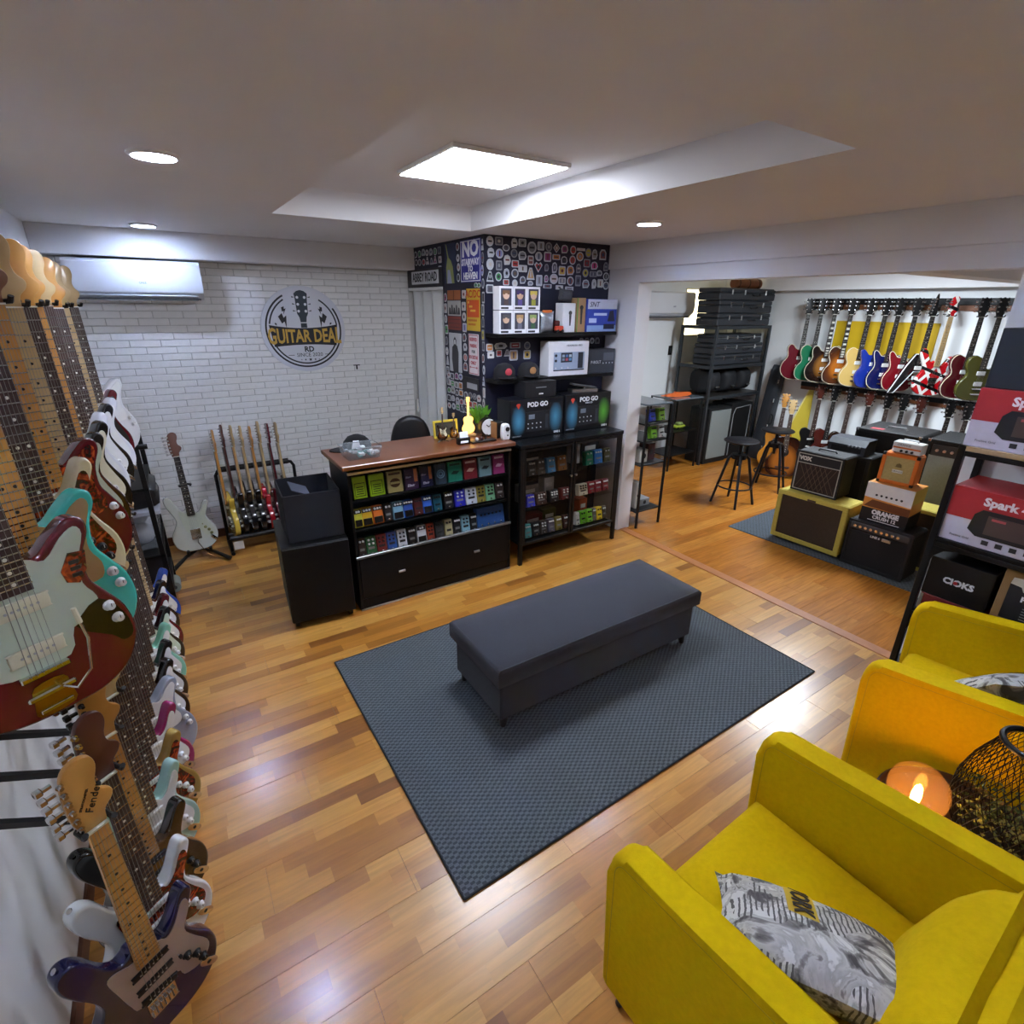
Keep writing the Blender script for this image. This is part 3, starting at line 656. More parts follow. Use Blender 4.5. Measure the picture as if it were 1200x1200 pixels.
def cushion(x0,x1,y0,y1,z0,z1,b,dome,n=14,mm=8):
    V=[];F=[]
    def top(u,v): return z1+dome*(1-abs(2*u-1)**4)*(1-abs(2*v-1)**3)
    for j in range(mm+1):
        for i in range(n+1):
            u,v=i/n,j/mm
            V.append((x0+b+(x1-x0-2*b)*u, y0+b+(y1-y0-2*b)*v, top(u,v)))
    for j in range(mm):
        for i in range(n): a=j*(n+1)+i; F.append((a,a+1,a+n+2,a+n+1))
    k=n+1; loop=[i for i in range(n+1)]+[j*k+n for j in range(1,mm+1)]+[mm*k+i for i in range(n-1,-1,-1)]+[j*k for j in range(mm-1,0,-1)]
    def ring(ins,z):
        s=len(V)
        for a in loop:
            x,y,_=V[a]; cx,cy=(x0+x1)/2,(y0+y1)/2
            X=cx+(x-cx)*((x1-x0)/2-ins)/((x1-x0)/2-b); Y=cy+(y-cy)*((y1-y0)/2-ins)/((y1-y0)/2-b)
            V.append((X,Y,z))
        return list(range(s,len(V)))
    rs=[loop,ring(0,z1-b),ring(0,z0+b*.5),ring(b*.5,z0)]
    for a,c_ in zip(rs,rs[1:]):
        for i in range(len(a)): F.append((a[i],c_[i],c_[(i+1)%len(a)],a[(i+1)%len(a)]))
    F.append(rs[-1])
    return V,F
V,F = cushion(-.715,.715,-.255,.255,.275,.375,.012,.035)
lid = MB().add(V,[f[::-1] for f in F]); lid_o = lid.build('lid_cushion', OTT, ot, ang=50)
pp = MB(); pp.tube([(-.703,-.245,.372),(.703,-.245,.372),(.703,.245,.372),(-.703,.245,.372)],.004,6,True); pp.build('piping', mat('charcoal_piping','3c3d43',.9,var=.05), lid_o)
for sx in (-1,1):
    for sy in (-1,1): MB().cyl((sx*.65,sy*.2,.062),(sx*.66,sy*.205,0),.026,.016,n=10).build('leg', flat('14110f'), ot)
# ---------------------------------------------------------------- yellow armchairs
YEL = mat('yellow_fabric','cfa902',.95,var=.08,scale=60,bump=.4,bscale=450,spec=.15)
PRINT = mat('printed_cotton','cfccc6',.85,var=0)
def newsprint(m):
    nt=m.node_tree; t=mnode(m,'ShaderNodeTexCoord'); L=nt.links.new
    n=mnode(m,'ShaderNodeTexNoise'); n.inputs['Scale'].default_value=9; n.inputs['Detail'].default_value=6; n.inputs['Distortion'].default_value=1.6; L(t.outputs['Object'],n.inputs['Vector'])
    r=mnode(m,'ShaderNodeValToRGB'); e=r.color_ramp.elements; e[0].position=.36; e[0].color=lin('4c4846'); e[1].position=.62; e[1].color=lin('d2cfc8')
    for p_,c_ in ((.42,'8f8a84'),(.45,'c2beb6'),(.52,'a9a59d'),(.55,'d6d3cc')): q=e.new(p_); q.color=lin(c_)
    L(n.outputs['Fac'],r.inputs[0])
    w=mnode(m,'ShaderNodeTexWave'); w.inputs['Scale'].default_value=26; w.inputs['Distortion'].default_value=3; w.inputs['Detail'].default_value=3; L(t.outputs['Object'],w.inputs['Vector'])
    n2=mnode(m,'ShaderNodeTexNoise'); n2.inputs['Scale'].default_value=5; L(t.outputs['Object'],n2.inputs['Vector'])
    g=mnode(m,'ShaderNodeMath'); g.operation='GREATER_THAN'; g.inputs[1].default_value=.54; L(n2.outputs['Fac'],g.inputs[0])
    h=mnode(m,'ShaderNodeMath'); h.operation='LESS_THAN'; h.inputs[1].default_value=.3; L(w.outputs['Fac'],h.inputs[0])
    k=mnode(m,'ShaderNodeMath'); k.operation='MULTIPLY'; L(g.outputs[0],k.inputs[0]); L(h.outputs[0],k.inputs[1])
    x=mnode(m,'ShaderNodeMix'); x.data_type='RGBA'; x.inputs[7].default_value=lin('5a5653'); L(r.outputs[0],x.inputs[6]); L(k.outputs[0],x.inputs[0])
    L(x.outputs[2],nt.nodes['Principled BSDF'].inputs['Base Color'])
newsprint(PRINT)
def side_panel(s):
    # side panel of the chair: an upright slab with rounded top front corner; local x across, y back to front
    P = [(0.0,.14),(.66,.14),(.69,.16),(.70,.22),(.705,.60),(.69,.665),(.65,.69),(.55,.70),(.3,.715),(.05,.73),(0,.725)]
    return [(y,z) for y,z in P]
def pillow(mb, w, h, t, n=12, pc=.06):
    V=[];F=[]
    def pt(u,v,s):
        pu,pv=2*u-1,2*v-1
        k=(1-pu**4)*(1-pv**4); corner=1+pc*(abs(pu*pv))**3-.05*(1-abs(pu)*abs(pv))
        return (pu*w/2*(1-.06*(1-pv*pv)*0+.0)*corner, s*t/2*k**.6, pv*h/2*corner)
    for s in (-1,1):
        o=len(V)
        for j in range(n+1):
            for i in range(n+1): V.append(pt(i/n,j/n,s))
        for j in range(n):
            for i in range(n):
                a=o+j*(n+1)+i; q=(a,a+1,a+n+2,a+n+1); F.append(q if s<0 else q[::-1])
    return mb.add(V,F)
def armchair(loc, rz, label):
    c_ = thing('armchair', label, 'armchair', loc, rz, 'yellow armchairs')
    prof = [(-.34,.13),(.335,.13),(.352,.15),(.366,.58)]+[(.311+.056*math.cos(a),.60+.075*math.sin(a)) for a in [R(5+17*k) for k in range(6)]]+[(.1,.695),(-.28,.73)]+[(-.31-.05*math.sin(a),.685+.045*math.cos(a)) for a in [R(15*k) for k in range(1,7)]]
    for s in (-1,1):
        def mk():
            bm = bmesh.new(); A = [bm.verts.new((s*.385, y, z)) for y, z in prof]; B = [bm.verts.new((s*.305, y, z)) for y, z in prof]; n = len(prof)
            f0 = bm.faces.new(A if s > 0 else A[::-1]); f1 = bm.faces.new(B[::-1] if s > 0 else B)
            for k in range(n):
                q = (A[k], B[k], B[(k+1) % n], A[(k+1) % n]); bm.faces.new(q if s > 0 else q[::-1])
            ed = list(f0.edges)+list(f1.edges)
            bmesh.ops.bevel(bm, geom=ed, offset=.022, segments=3, profile=.5, affect='EDGES')
            me = bpy.data.meshes.new('side_panel'); bm.to_mesh(me); bm.free()
            me.polygons.foreach_set('use_smooth', [True]*len(me.polygons)); return me
        sp = wnorm(place(cached(('armpanel', s), mk), 'side_panel', YEL, c_))
        inn = offset(prof, .026)
        def mk2():
            b = MB(); b.tube([(s*.3852, y, z) for y, z in inn[2:14]], .0012, 5); b.tube([(s*.3048, y, z) for y, z in inn[2:14]], .0012, 5); return b.mesh('seam')
        place(cached(('armseam', s), mk2), 'seam', mat('yellow_seam','a58c0c',.9,var=0), sp)
    V,F = cushion(-.304,.304,-.30,.33,.27,.43,.03,.025,10,10)
    MB().add(V,[f[::-1] for f in F]).build('seat_cushion', YEL, c_, ang=60)
    b = MB(); b.rbox(-.304,.304,-.29,.32,.15,.27,.015); b.build('seat_base', YEL, c_)
    b = MB(); b.X = Matrix.Translation((0,-.29,.47)) @ Matrix.Rotation(R(12),4,'X'); b.rbox(-.304,.304,-.045,.045,-.3,.27,.03); b.build('backrest', YEL, c_)
    b = MB(); b.X = Matrix.Translation((0,-.232,.55)) @ Matrix.Rotation(R(14),4,'X') ; pillow(b,.6,.40,.17,14,-.03); b.build('back_cushion', YEL, c_, ang=70)
    for sx in (-1,1):
        for sy in (-1,1): MB().cyl((sx*.30,sy*.29,.14),(sx*.325,sy*.315,0),.016,.012,n=10).build('leg', flat('2a2a2c'), c_)
    return c_
def throw_pillow(loc, rz, lean, label, txt):
    p = thing('throw_pillow', label, 'pillow', loc, rz, 'printed throw pillows')
    cv = pillow(MB(),.42,.38,.13,14).build('cover', PRINT, p, ang=80)
    cv.matrix_local = Matrix.Rotation(-lean,4,'X') @ Matrix.Translation((0,0,.19))
    YT = flat('c9a52a',.8)
    def wrap(o, x0, z0, lift):                # lay a flat print onto the curved cover, turned to read upwards
        me = o.data.copy(); o.data = me
        for v in me.vertices:
            X, Z = x0-v.co.y, z0+v.co.x; pu, pv = X/.21, Z/.19
            k = max(0, (1-pu**4)*(1-pv**4)); v.co = (X, -.065*k**.6-lift-(.0008 if v.co.z > 0 else 0), Z)
        return o
    for word, x, z, sz in txt:
        L_ = sz*len(word)*.36; g = MB()
        for a in range(12):
            for c2 in range(6): g.add([(-L_+2*L_*(a+p)/12, -sz*.55+1.1*sz*(c2+q)/6, 0) for p, q in ((0,0),(1,0),(1,1),(0,1))], [(0,1,2,3)])
        wrap(g.build('printed_band', YT, cv), x, z, .0015)
        wrap(text(word, sz, flat('1a1510'), cv, (0,0,0), rot=(0,0,0), bold=.002), x, z, .0032)
    return p
armchair((1.135,.30,0), R(2), 'yellow fabric armchair nearest the rug with a printed pillow in its corner')
armchair((2.555,.37,0), R(8), 'yellow fabric armchair beside the black box rack')
throw_pillow((1.165,.345,.47), R(121), R(58), 'white printed pillow lettered YORK leaning in the armchair closest to the rug', [('YORK',.03,-.06,.06)])
throw_pillow((2.60,.40,.47), R(140), R(45), 'white printed pillow lettered MANHATTAN in the armchair by the rack', [('MANHATTAN',.05,-.02,.036)])
# ---------------------------------------------------------------- side table, globe lamp, lantern
t_ = thing('side_table', 'small round dark side table between the yellow armchairs', 'table', (1.84,.22,0))
DARKW = mat('dark_walnut','1f1410',.3,var=.15,scale=14)
MB().lathe([(1e-6,.425),(.215,.425),(.225,.43),(.228,.46),(.222,.462),(.215,.445),(1e-6,.445)],40).build('tray_top', DARKW, t_)
for k in range(3):
    a=2*PI*k/3+.4; MB().tube([(.12*math.cos(a),.12*math.sin(a),.426),(.17*math.cos(a),.17*math.sin(a),0)],.011,8).build('leg', BLACKM, t_)
g_ = thing('globe_lamp', 'round smoked glass globe lamp with a glowing bulb on the side table', 'lamp', (1.755,.325,.446))
MB().lathe([(1e-6,0),(.045,0),(.045,.02),(.03,.028),(.025,.04),(1e-6,.04)],20).build('base', BLACKM, g_)
MB().lathe([(.028,.03),(.06,.05),(.08,.085),(.083,.115),(.075,.15),(.05,.18),(1e-6,.192)],28).build('globe', mat('smoked_glass','b89878',.02,alpha=.09,var=0,spec=.8), g_)
MB().lathe([(.006,.04),(.012,.06),(.014,.09),(.01,.12),(1e-6,.135)],12).build('bulb', mat('warm_filament','ffb04a',.4,emit=75,var=0), g_)
l_ = thing('wire_lantern', 'black wire mesh lantern with trailing greenery inside on the side table', 'lantern', (1.885,.145,.449))
prof=[(.10,.0),(.125,.05),(.138,.12),(.135,.18),(.115,.26),(.085,.33),(.075,.36)]
wm=MB(); N=44
def rad(z):
    for (r0,z0),(r1,z1) in zip(prof,prof[1:]):
        if z0<=z<=z1: return r0+(r1-r0)*(z-z0)/(z1-z0)
    return prof[-1][0]
for k in range(N):
    for sg in (1,-1):
        wm.tube([(rad(z)*math.cos(2*PI*k/N+sg*z*3.2),rad(z)*math.sin(2*PI*k/N+sg*z*3.2),z) for z in [i*.036 for i in range(11)]],.0013,3)
o=wm.build('wire_mesh', BLACKM, l_); o['kind']='stuff'
b=MB(); b.tube([(.075*math.cos(a),.075*math.sin(a),.365) for a in [2*PI*i/32 for i in range(32)]],.009,8,True); b.build('rim', BLACKM, l_); b=MB(); b.tube([(.1*math.cos(a),.1*math.sin(a),.004) for a in [2*PI*i/32 for i in range(32)]],.006,6,True); b.build('foot_ring', BLACKM, l_)
b=MB(); b.lathe([(1e-6,.001),(.098,.001),(.098,.008),(1e-6,.008)],28); b.build('base_plate', BLACKM, l_)
b=MB(); b.tube([(.078*math.cos(a),.0,.37+.078*math.sin(a)*.9) for a in [PI*i/14 for i in range(15)]],.004,6); hd=b.build('handle', BLACKM, l_); hd.rotation_euler=(R(70),0,R(35)); hd.location=(0,-.34*math.sin(R(70))*0,0); hd.matrix_local=Matrix.Translation((0,0,.37))@Matrix.Rotation(R(35),4,'Z')@Matrix.Rotation(R(78),4,'X')@Matrix.Translation((0,0,-.37))
lf=MB()
for k in range(420):
    a=random.uniform(0,2*PI); z=random.uniform(.015,.15); rr=random.uniform(.02,rad(z)-.012); c0=Vector((rr*math.cos(a),rr*math.sin(a),z))
    d=Vector((random.uniform(-1,1),random.uniform(-1,1),random.uniform(-.2,1))).normalized(); s_=d.orthogonal().normalized(); L_=random.uniform(.012,.024)
    p1=c0+d*L_
    if math.hypot(p1.x,p1.y)>rad(min(.35,max(0,p1.z)))-.004: continue
    lf.add([c0,c0+d*L_*.5+s_*L_*.22,p1,c0+d*L_*.5-s_*L_*.22],[(0,1,2,3)])
o=lf.build('greenery', mat('dusty_leaf','4d5a2c',.7,var=.25,scale=60), l_, smooth=False); o['kind']='stuff'
# ---------------------------------------------------------------- counter
def box_print(parent, x0, x1, z0, z1, y, m, name='printed_panel'):       # thin print on a face towards -y
    return MB().box(x0,x1,y-.0008,y,z0,z1).build(name, m, parent)
CW = mat('walnut_veneer','6b3a20',.28,coat=.4,var=.16,scale=9)
k_ = thing('shop_counter', 'black shop counter with open glass display shelves and walnut top', 'counter', (.84,3.17,0))
W_, D_ = 1.21, .42
for x in (0, W_-.018): MB().rbox(x,x+.018,0,D_,0,1.012,.002).build('side_panel', BLACK, k_)
MB().box(.018,W_-.018,D_-.012,D_,0,1.0).build('back_panel', BLACK, k_)
MB().rbox(-.035,W_+.02,-.035,D_+.04,1.013,1.042,.004).build('worktop', CW, k_)
for z_ in (.37,.59,.795): MB().rbox(.019,W_-.019,.02,D_-.013,z_-.014,z_,.001).build('shelf', BLACK, k_)
for z_ in (.405,.988): MB().rbox(0,W_,-.008,.014,z_-.014,z_+.004,.002).build('metal_rail', STEEL, k_)
MB().rbox(.0,W_,-.006,.0,.0,.012,.001).build('metal_rail', STEEL, k_)
MB().rbox(.02,W_-.02,-.001,.014,.085,.388,.002).build('drawer_front', BLACK, k_)
MB().rbox(.019,W_-.019,.006,.02,.01,.08,.002).build('plinth', BLACK, k_)
dfs=[c for c in k_.children if c.name.startswith('drawer_front')][0]
for x in (.307,.906): MB().rbox(x-.024,x+.024,-.012,-.001,.222,.238,.002).build('handle', STEEL, dfs)
MB().box(.55,W_-.02,-.004,-.001,.41,.972).build('glass_door', GLASS, k_)
MB().box(.02,.62,.004,.007,.41,.972).build('glass_door', GLASS, k_)
# pedals and packets
KNOB = cached('pk', lambda: MB().lathe([(.0075,0),(.007,.008),(.006,.009)],9).mesh('knob'))
SWM = cached('fs', lambda: MB().lathe([(.007,0),(.007,.003),(.0045,.004),(.0045,.009)],9).mesh('footswitch'))
def pedal(label, group, x, y, z, w, h, col, style='knobs', n=3, kc='e0e0dc', d=.05, lean=12):
    p = thing('effect_pedal', label, 'effect pedal', (x,y,z+d*math.sin(R(lean))+.0004), 0, group, (R(-lean),0,0))
    m = flat(col,.35); km = flat(kc,.4)
    b = MB(); b.rbox(-w/2,w/2,0,d,0,h,.004); b.build('enclosure', m, p)
    if style == 'treadle':
        MB().rbox(-w/2+.006,w/2-.006,-.006,0,.008,h*.42,.002).build('treadle', BLACKP, p)
        MB().box(-w/2+.004,w/2-.004,-.0012,0,h*.74,h*.95).build('control_panel', flat('1b1b1d'), p)
        for i in range(n): place(KNOB,'knob',km,p,((i-(n-1)/2)*w*.26,-.001,h*.85),(PI/2,0,0))
    elif style == 'wide':
        for i in range(n): place(KNOB,'knob',BLACKP,p,((i-(n-1)/2)*w*.14,-.001,h*.66),(PI/2,0,0))
        for i in range(4): place(SWM,'footswitch',CHROME,p,((i-1.5)*w*.23,-.001,h*.2),(PI/2,0,0))
    else:
        rows = 2 if n > 3 else 1; per = math.ceil(n/rows)
        for i in range(n):
            r2, c2 = divmod(i, per)
            place(KNOB,'knob',km,p,((c2-(per-1)/2)*w*.8/max(per,2),-.001,h*(.82-.2*r2)),(PI/2,0,0))
        place(SWM,'footswitch',CHROME,p,(0,-.001,h*.14),(PI/2,0,0))
        MB().box(-w*.3,w*.3,-.0008,0,h*.34,h*.46).build('name_plate', flat('7a7a78' if style=='knobs' else '202020'), p)
    return p
def packet(label, x0, x1, z, h, col, art, motif):
    p = thing('string_packet', label, 'packet', ((x0+x1)/2, 3.2, z+.0035), 0, 'string packets on the top counter shelf', (R(-8),0,0))
    w = x1-x0
    MB().rbox(-w/2+.003,w/2-.003,0,.022,0,h,.002).build('packet_body', flat(col,.3), p)
    am = flat(art,.4)
    if motif == 'badge':
        b=MB(); b.prism([(math.cos(a)*w*.33,h*.45+math.sin(a)*w*.28) for a in [2*PI*i/16 for i in range(16)]],-.001,0); b.build('printed_badge', am, p)
        MB().box(-w*.36,w*.36,-.0008,0,h*.82,h*.92).build('printed_band', am, p)
        MB().box(-w*.3,w*.3,-.0016,-.0006,h*.4,h*.5).build('printed_band', flat(col,.3), p)
    elif motif == 'frame':
        b=MB()
        for q in ((-w*.36,w*.36,h*.1,h*.13),(-w*.36,w*.36,h*.68,h*.71),(-w*.36,-w*.33,h*.1,h*.71),(w*.33,w*.36,h*.1,h*.71)): b.box(q[0],q[1],-.001,0,q[2],q[3])
        for q in range(4): b.box(-w*.25,w*.25,-.001,0,h*(.2+.1*q),h*(.24+.1*q))
        b.build('printed_frame', am, p)
    elif motif == 'strip':
        MB().box(w*.18,w*.4,-.001,0,h*.35,h*.95).build('printed_strip', flat('c4703a'), p)
        text('Elixir',w*.24,flat('e8e4ee'),p,(-.008,-.0012,h*.2),shear=.2); text('Elixir',w*.18,flat('c9b9dd'),p,(-.022,-.0012,h*.6),shear=.2)
    elif motif == 'ring':
        b=MB(); b.tube([(math.cos(a)*w*.3,-.0005,h*.5+math.sin(a)*w*.3) for a in [2*PI*i/24 for i in range(24)]],.003,4,True); b.tube([(math.cos(a)*w*.16,-.0005,h*.5+math.sin(a)*w*.16) for a in [2*PI*i/20 for i in range(20)]],.003,4,True); b.build('printed_rings', am, p)
    else:
        MB().prism([(-w*.3,h*.4),(w*.1,h*.36),(w*.3,h*.5),(-w*.1,h*.55)],-.001,0).build('printed_shape', am, p); MB().box(-w*.35,w*.35,-.001,0,h*.8,h*.9).build('printed_band', am, p)
PK = [(.876,.970,'9ac21e','1f3008','frame','lime green string packet at the end of the shelf'),(.983,1.09,'8fb81c','1f3008','frame','lime green string packet beside the tan one'),(1.105,1.216,'a99a62','4a2d12','badge','tan string packet with brown round badge'),
 (1.225,1.33,'2c1238','ffffff','strip','purple string packet with orange strip'),(1.34,1.436,'17163c','ffffff','strip','navy string packet with orange strip'),(1.448,1.54,'2e3d4e','7fa6c4','ring','slate packet with pale blue rings'),
 (1.549,1.664,'1e7a62','0b2c22','XL','teal green string packet'),(1.674,1.787,'7c1f28','d7b0a8','NYXL','dark red string packet'),(1.798,1.908,'6f94a0','1d2a30','EJ','pale blue string packet'),(1.918,2.02,'9a2e72','e3b8d4','XS','magenta string packet')]
for x0,x1,c_,a_,mt,lb in PK: packet(lb+' on the counter shelf', x0, x1, .796, .145, c_, a_, mt)
G2='pedals on the middle counter shelf'; G3='pedals on the bottom counter shelf'
P2=[(.895,.055,'c9c23a','treadle',2,'pale yellow compact pedal with black treadle'),(.955,.07,'d8a81e','treadle',3,'golden yellow compact pedal with black treadle'),(1.028,.07,'e0702a','treadle',3,'orange compact pedal with black treadle'),(1.098,.055,'1c1c20','knobs',2,'small charcoal pedal between the orange and sky blue ones'),
 (1.17,.074,'86b7cf','treadle',3,'sky blue compact pedal with black treadle'),(1.242,.068,'2b58b0','treadle',4,'royal blue compact pedal with black treadle'),(1.316,.066,'4a1414','plate',3,'dark maroon pedal with red plate'),(1.386,.07,'2f5fb8','treadle',3,'blue compact pedal beside the glass edge'),(1.463,.066,'1d5a70','plate',3,'teal blue pedal behind the glass edge'),
 (1.55,.074,'17171b','knobs',3,'black pedal with silver marks on the middle shelf'),(1.64,.086,'2323a8','knobs',4,'deep ultramarine pedal with white knobs'),(1.735,.09,'c9ced6','plate',4,'silver white pedal with black knobs'),(1.816,.076,'8c8334','plate',4,'mustard pedal with dark knobs'),(1.897,.074,'77b38a','plate',4,'mint green pedal with dark knobs'),(1.98,.07,'2a201d','knobs',2,'dark brown pedal at the end of the middle shelf')]
for x,w,c_,st,n,lb in P2: pedal(lb, G2, x, 3.2, .591, w, .125, c_, st, n, 'e4e4e2' if st!='plate' else '1a1a1a')
P3=[(.90,.052,'2a1f1d','knobs',2,'dark brown mini pedal at the end of the bottom shelf'),(.963,.07,'175c33','knobs',4,'dark green pedal with four white knobs'),(1.036,.07,'6a1d1a','plate',4,'brick red pedal beside the dark green one'),(1.108,.068,'28569e','plate',4,'cobalt blue pedal with dark knobs on the bottom shelf'),(1.184,.066,'d4d8da','plate',4,'white pedal with grey lettering on the bottom shelf'),(1.258,.06,'141416','knobs',3,'black pedal between two white ones'),
 (1.331,.07,'dadcdc','treadle',2,'white pedal with black window'),(1.40,.055,'9c3a22','plate',4,'rust orange mini pedal'),(1.47,.068,'3a3a3c','plate',3,'charcoal grey pedal behind the glass edge'),(1.544,.06,'b9b084','plate',2,'cream yellow mini pedal with black switch'),(1.614,.06,'121214','knobs',3,'black mini pedal beside the cream yellow one'),(1.683,.068,'86b6c6','plate',4,'light aqua pedal on the bottom shelf'),(1.752,.054,'161618','knobs',3,'black mini pedal next to the large blue pedal')]
for x,w,c_,st,n,lb in P3: pedal(lb, G3, x, 3.2, .371, w, .135, c_, st, n, 'e4e4e2' if st!='plate' else '18181a')
pedal('large blue multi switch pedal on the bottom counter shelf', G3, 1.902, 3.2, .371, .24, .165, '244f8c', 'wide', 6)
# items on the counter
def boxes(): pass
cb = thing('clear_bin', 'clear plastic bin of small parts on the counter end', 'bin', (.985,3.33,1.042))
V=[(-.10,-.075,0),(.10,-.075,0),(.10,.075,0),(-.10,.075,0),(-.118,-.09,.075),(.118,-.09,.075),(.118,.09,.075),(-.118,.09,.075)]
MB().add(V,[(0,3,2,1),(0,1,5,4),(1,2,6,5),(2,3,7,6),(3,0,4,7)]).build('bin_shell', PLASTIC_CLEAR, cb)
b=MB(); b.tube([(-.118,-.09,.075),(.118,-.09,.075),(.118,.09,.075),(-.118,.09,.075)],.004,6,True); b.build('rim', PLASTIC_CLEAR, cb)
b=MB()
for i in range(26):
    x,y,z_=random.uniform(-.085,.085),random.uniform(-.06,.06),random.uniform(.004,.045); s_=random.uniform(.008,.018); b.rbox(x-s_,x+s_,y-s_,y+s_,z_,z_+s_*.9,.002); b.m=(b.m+1)%3
o=b.build('small_parts', [flat('cfd4d6'),flat('5d8f8c'),flat('9aa0a6')], cb); o['kind']='stuff'
cp = thing('cap', 'black and white cap lying behind the clear bin', 'cap', (1.03,3.545,1.042))
b=MB(); b.lathe([(.095,0),(.096,.02),(.088,.05),(.06,.082),(.025,.095),(1e-6,.097)],20); b.build('crown', mat('black_cotton','101013',.9,var=.1), cp)
b=MB(); b.prism([(-.03,.02),(.03,.02),(.018,.07),(-.018,.07)],-.099,-.06); b.build('front_panel', flat('d8d8d8',.8), cp, (0,0,0),(R(0),0,R(-20)))
b=MB(); b.lathe([(1e-6,0),(.13,0),(.13,.006),(1e-6,.008)],20); o=b.build('brim', mat('black_cotton'), cp, (-.06,.0,0)); o.scale=(1,.6,1)
GRP='miniature guitars on the counter'
def mini(label, x, y, bm, sc):
    g=guitar('lesp' if 'gold' in label else 'strat', label, GRP, (x,y,1.042+.012), R(-8), bm, guard=CREAMP, board=ROSE, pickm=BLKP, detail=0, name='miniature_guitar', scale=sc, head='g' if 'gold' in label else 'f')
    b=MB()
    b.tube([(-.16,-.06,-.045),(-.06,-.05,.0),(0,.05,.02),(.06,-.05,.0),(.16,-.06,-.045)],.012,6); b.tube([(0,.05,.02),(0,.1,-.05)],.012,6); b.build('stand', BLACKP, g)
mini('miniature dark sunburst guitar on a stand on the counter',1.62,3.42,burst('mini_burst','7a4a20','2a0f08'),.25)
mini('miniature gold top guitar on a stand on the counter',1.715,3.43,burst('mini_gold','b5802e','5a3010'),.2)
pf = thing('picture_frame','small yellow picture frame behind the miniature guitars','frame',(1.70,3.52,1.042),0,None,(R(-6),0,0))
b=MB()
for q in ((-.1,.1,0,.016),(-.1,.1,.114,.13),(-.1,-.084,.016,.114),(.084,.1,.016,.114)): b.rbox(q[0],q[1],0,.012,q[2],q[3],.002)
b.build('frame_border', flat('c9b23a'), pf); MB().box(-.084,.084,.006,.01,.016,.114).build('print', flat('3a3a34'), pf)
ph = thing('card_display','small white card display in a black cradle on the counter','display',(1.715,3.27,1.042),0)
MB().rbox(-.05,.05,-.01,.03,0,.05,.006).build('cradle', BLACKP, ph); MB().rbox(-.033,.033,-.03,-.02,.004,.085,.003).build('card', mat('white_card','e6e9f2',.3,var=0), ph, (0,0.015,0),(R(-12),0,0))
gl = thing('guitar_lamp','glowing acrylic guitar shaped night lamp on the counter','lamp',(1.86,3.47,1.042))
MB().rbox(-.05,.05,-.03,.03,0,.022,.004).build('base', flat('b08a55'), gl)
pts=[(x*.26,z*.26) for x,z in smooth_outline(ACOU,3)]
MB().prism(pts,-.004,.004).build('acrylic_body', mat('warm_acrylic','ffc45a',.3,emit=1.3,var=0), gl, (0,0,.024))
MB().rbox(-.008,.008,-.004,.004,.12,.235,.002).build('acrylic_neck', mat('warm_acrylic'), gl, (0,0,.024)); MB().rbox(-.014,.014,-.004,.004,.235,.27,.003).build('acrylic_head', mat('warm_acrylic'), gl,(0,0,.024))
ck = thing('desk_clock','round black desk clock with white face on the counter','clock',(1.985,3.40,1.042))
b=MB(); b.cyl((0,-.02,.075),(0,.02,.075),.07,n=32); b.build('case', BLACKP, ck); b=MB(); b.cyl((0,-.022,.075),(0,-.0195,.075),.06,n=32); b.build('dial', flat('e0e4e4'), ck)
b=MB(); b.X=Matrix.Translation((0,0,.075))@Matrix.Rotation(R(40),4,'Y'); b.box(-.002,.002,-.024,-.022,0,.04); b.X=Matrix.Translation((0,0,.075))@Matrix.Rotation(R(-50),4,'Y'); b.box(-.003,.003,-.024,-.022,0,.028); b.build('hands', BLACKP, ck)
for s_ in (-1,1): MB().cyl((s_*.04,0,.015),(s_*.05,0,0),.006,n=8).build('foot', BLACKP, ck)
b=MB(); b.tube([(-.025,0,.14),(-.02,0,.16),(.02,0,.16),(.025,0,.14)],.004,6); b.build('handle', BLACKP, ck)
tr = thing('pen_tray','black tray of small accessories at the front of the counter','tray',(1.87,3.27,1.042))
MB().rbox(-.1,.1,-.03,.03,0,.012,.002).build('tray', BLACKP, tr)
b=MB(); b.ball((-.05,0,.022),.014); b.build('ball', flat('c8c8c8'), tr); b=MB(); b.ball((-.012,.005,.024),.016); b.build('ball', flat('3a1010'), tr); b=MB(); b.tube([(.02,0,.014),(.035,-.005,.05),(.05,.0,.03)],.005,6); b.build('figure', BLACKP, tr)
pt = thing('potted_grass','potted artificial grass behind the desk clock','plant',(2.0,3.54,1.042))
MB().lathe([(1e-6,0),(.045,0),(.055,.08),(.05,.08),(.046,.07),(1e-6,.07)],18).build('pot', flat('2a2a2c'), pt)
b=MB()
for i in range(90):
    a=random.uniform(0,2*PI); r0=random.uniform(0,.04); sp=random.uniform(.02,.075); h_=random.uniform(.09,.15); c0=Vector((r0*math.cos(a),r0*math.sin(a),.07)); c1=c0+Vector((sp*.4*math.cos(a),sp*.4*math.sin(a),h_*.7)); c2=c0+Vector((sp*math.cos(a),sp*math.sin(a),h_)); s_=Vector((-math.sin(a),math.cos(a),0))*.004
    b.add([c0-s_,c0+s_,c1+s_,c2,c1-s_],[(0,1,2,3,4)])
o=b.build('grass_blades', mat('grass_green','5d9a2e',.6,var=.2,scale=40), pt, smooth=False); o['kind']='stuff'
sk = thing('desk_speaker','small speaker box with wooden side at the counter corner','speaker',(2.035,3.33,1.042))
MB().rbox(-.03,.03,-.035,.045,0,.12,.003).build('cabinet', BLACKP, sk); MB().rbox(-.036,-.03,-.035,.045,0,.12,.001).build('wood_side', flat('9a6a3a'), sk)
cm = thing('security_camera','white egg shaped camera with black lens at the counter corner','camera',(2.04,3.235,1.042))
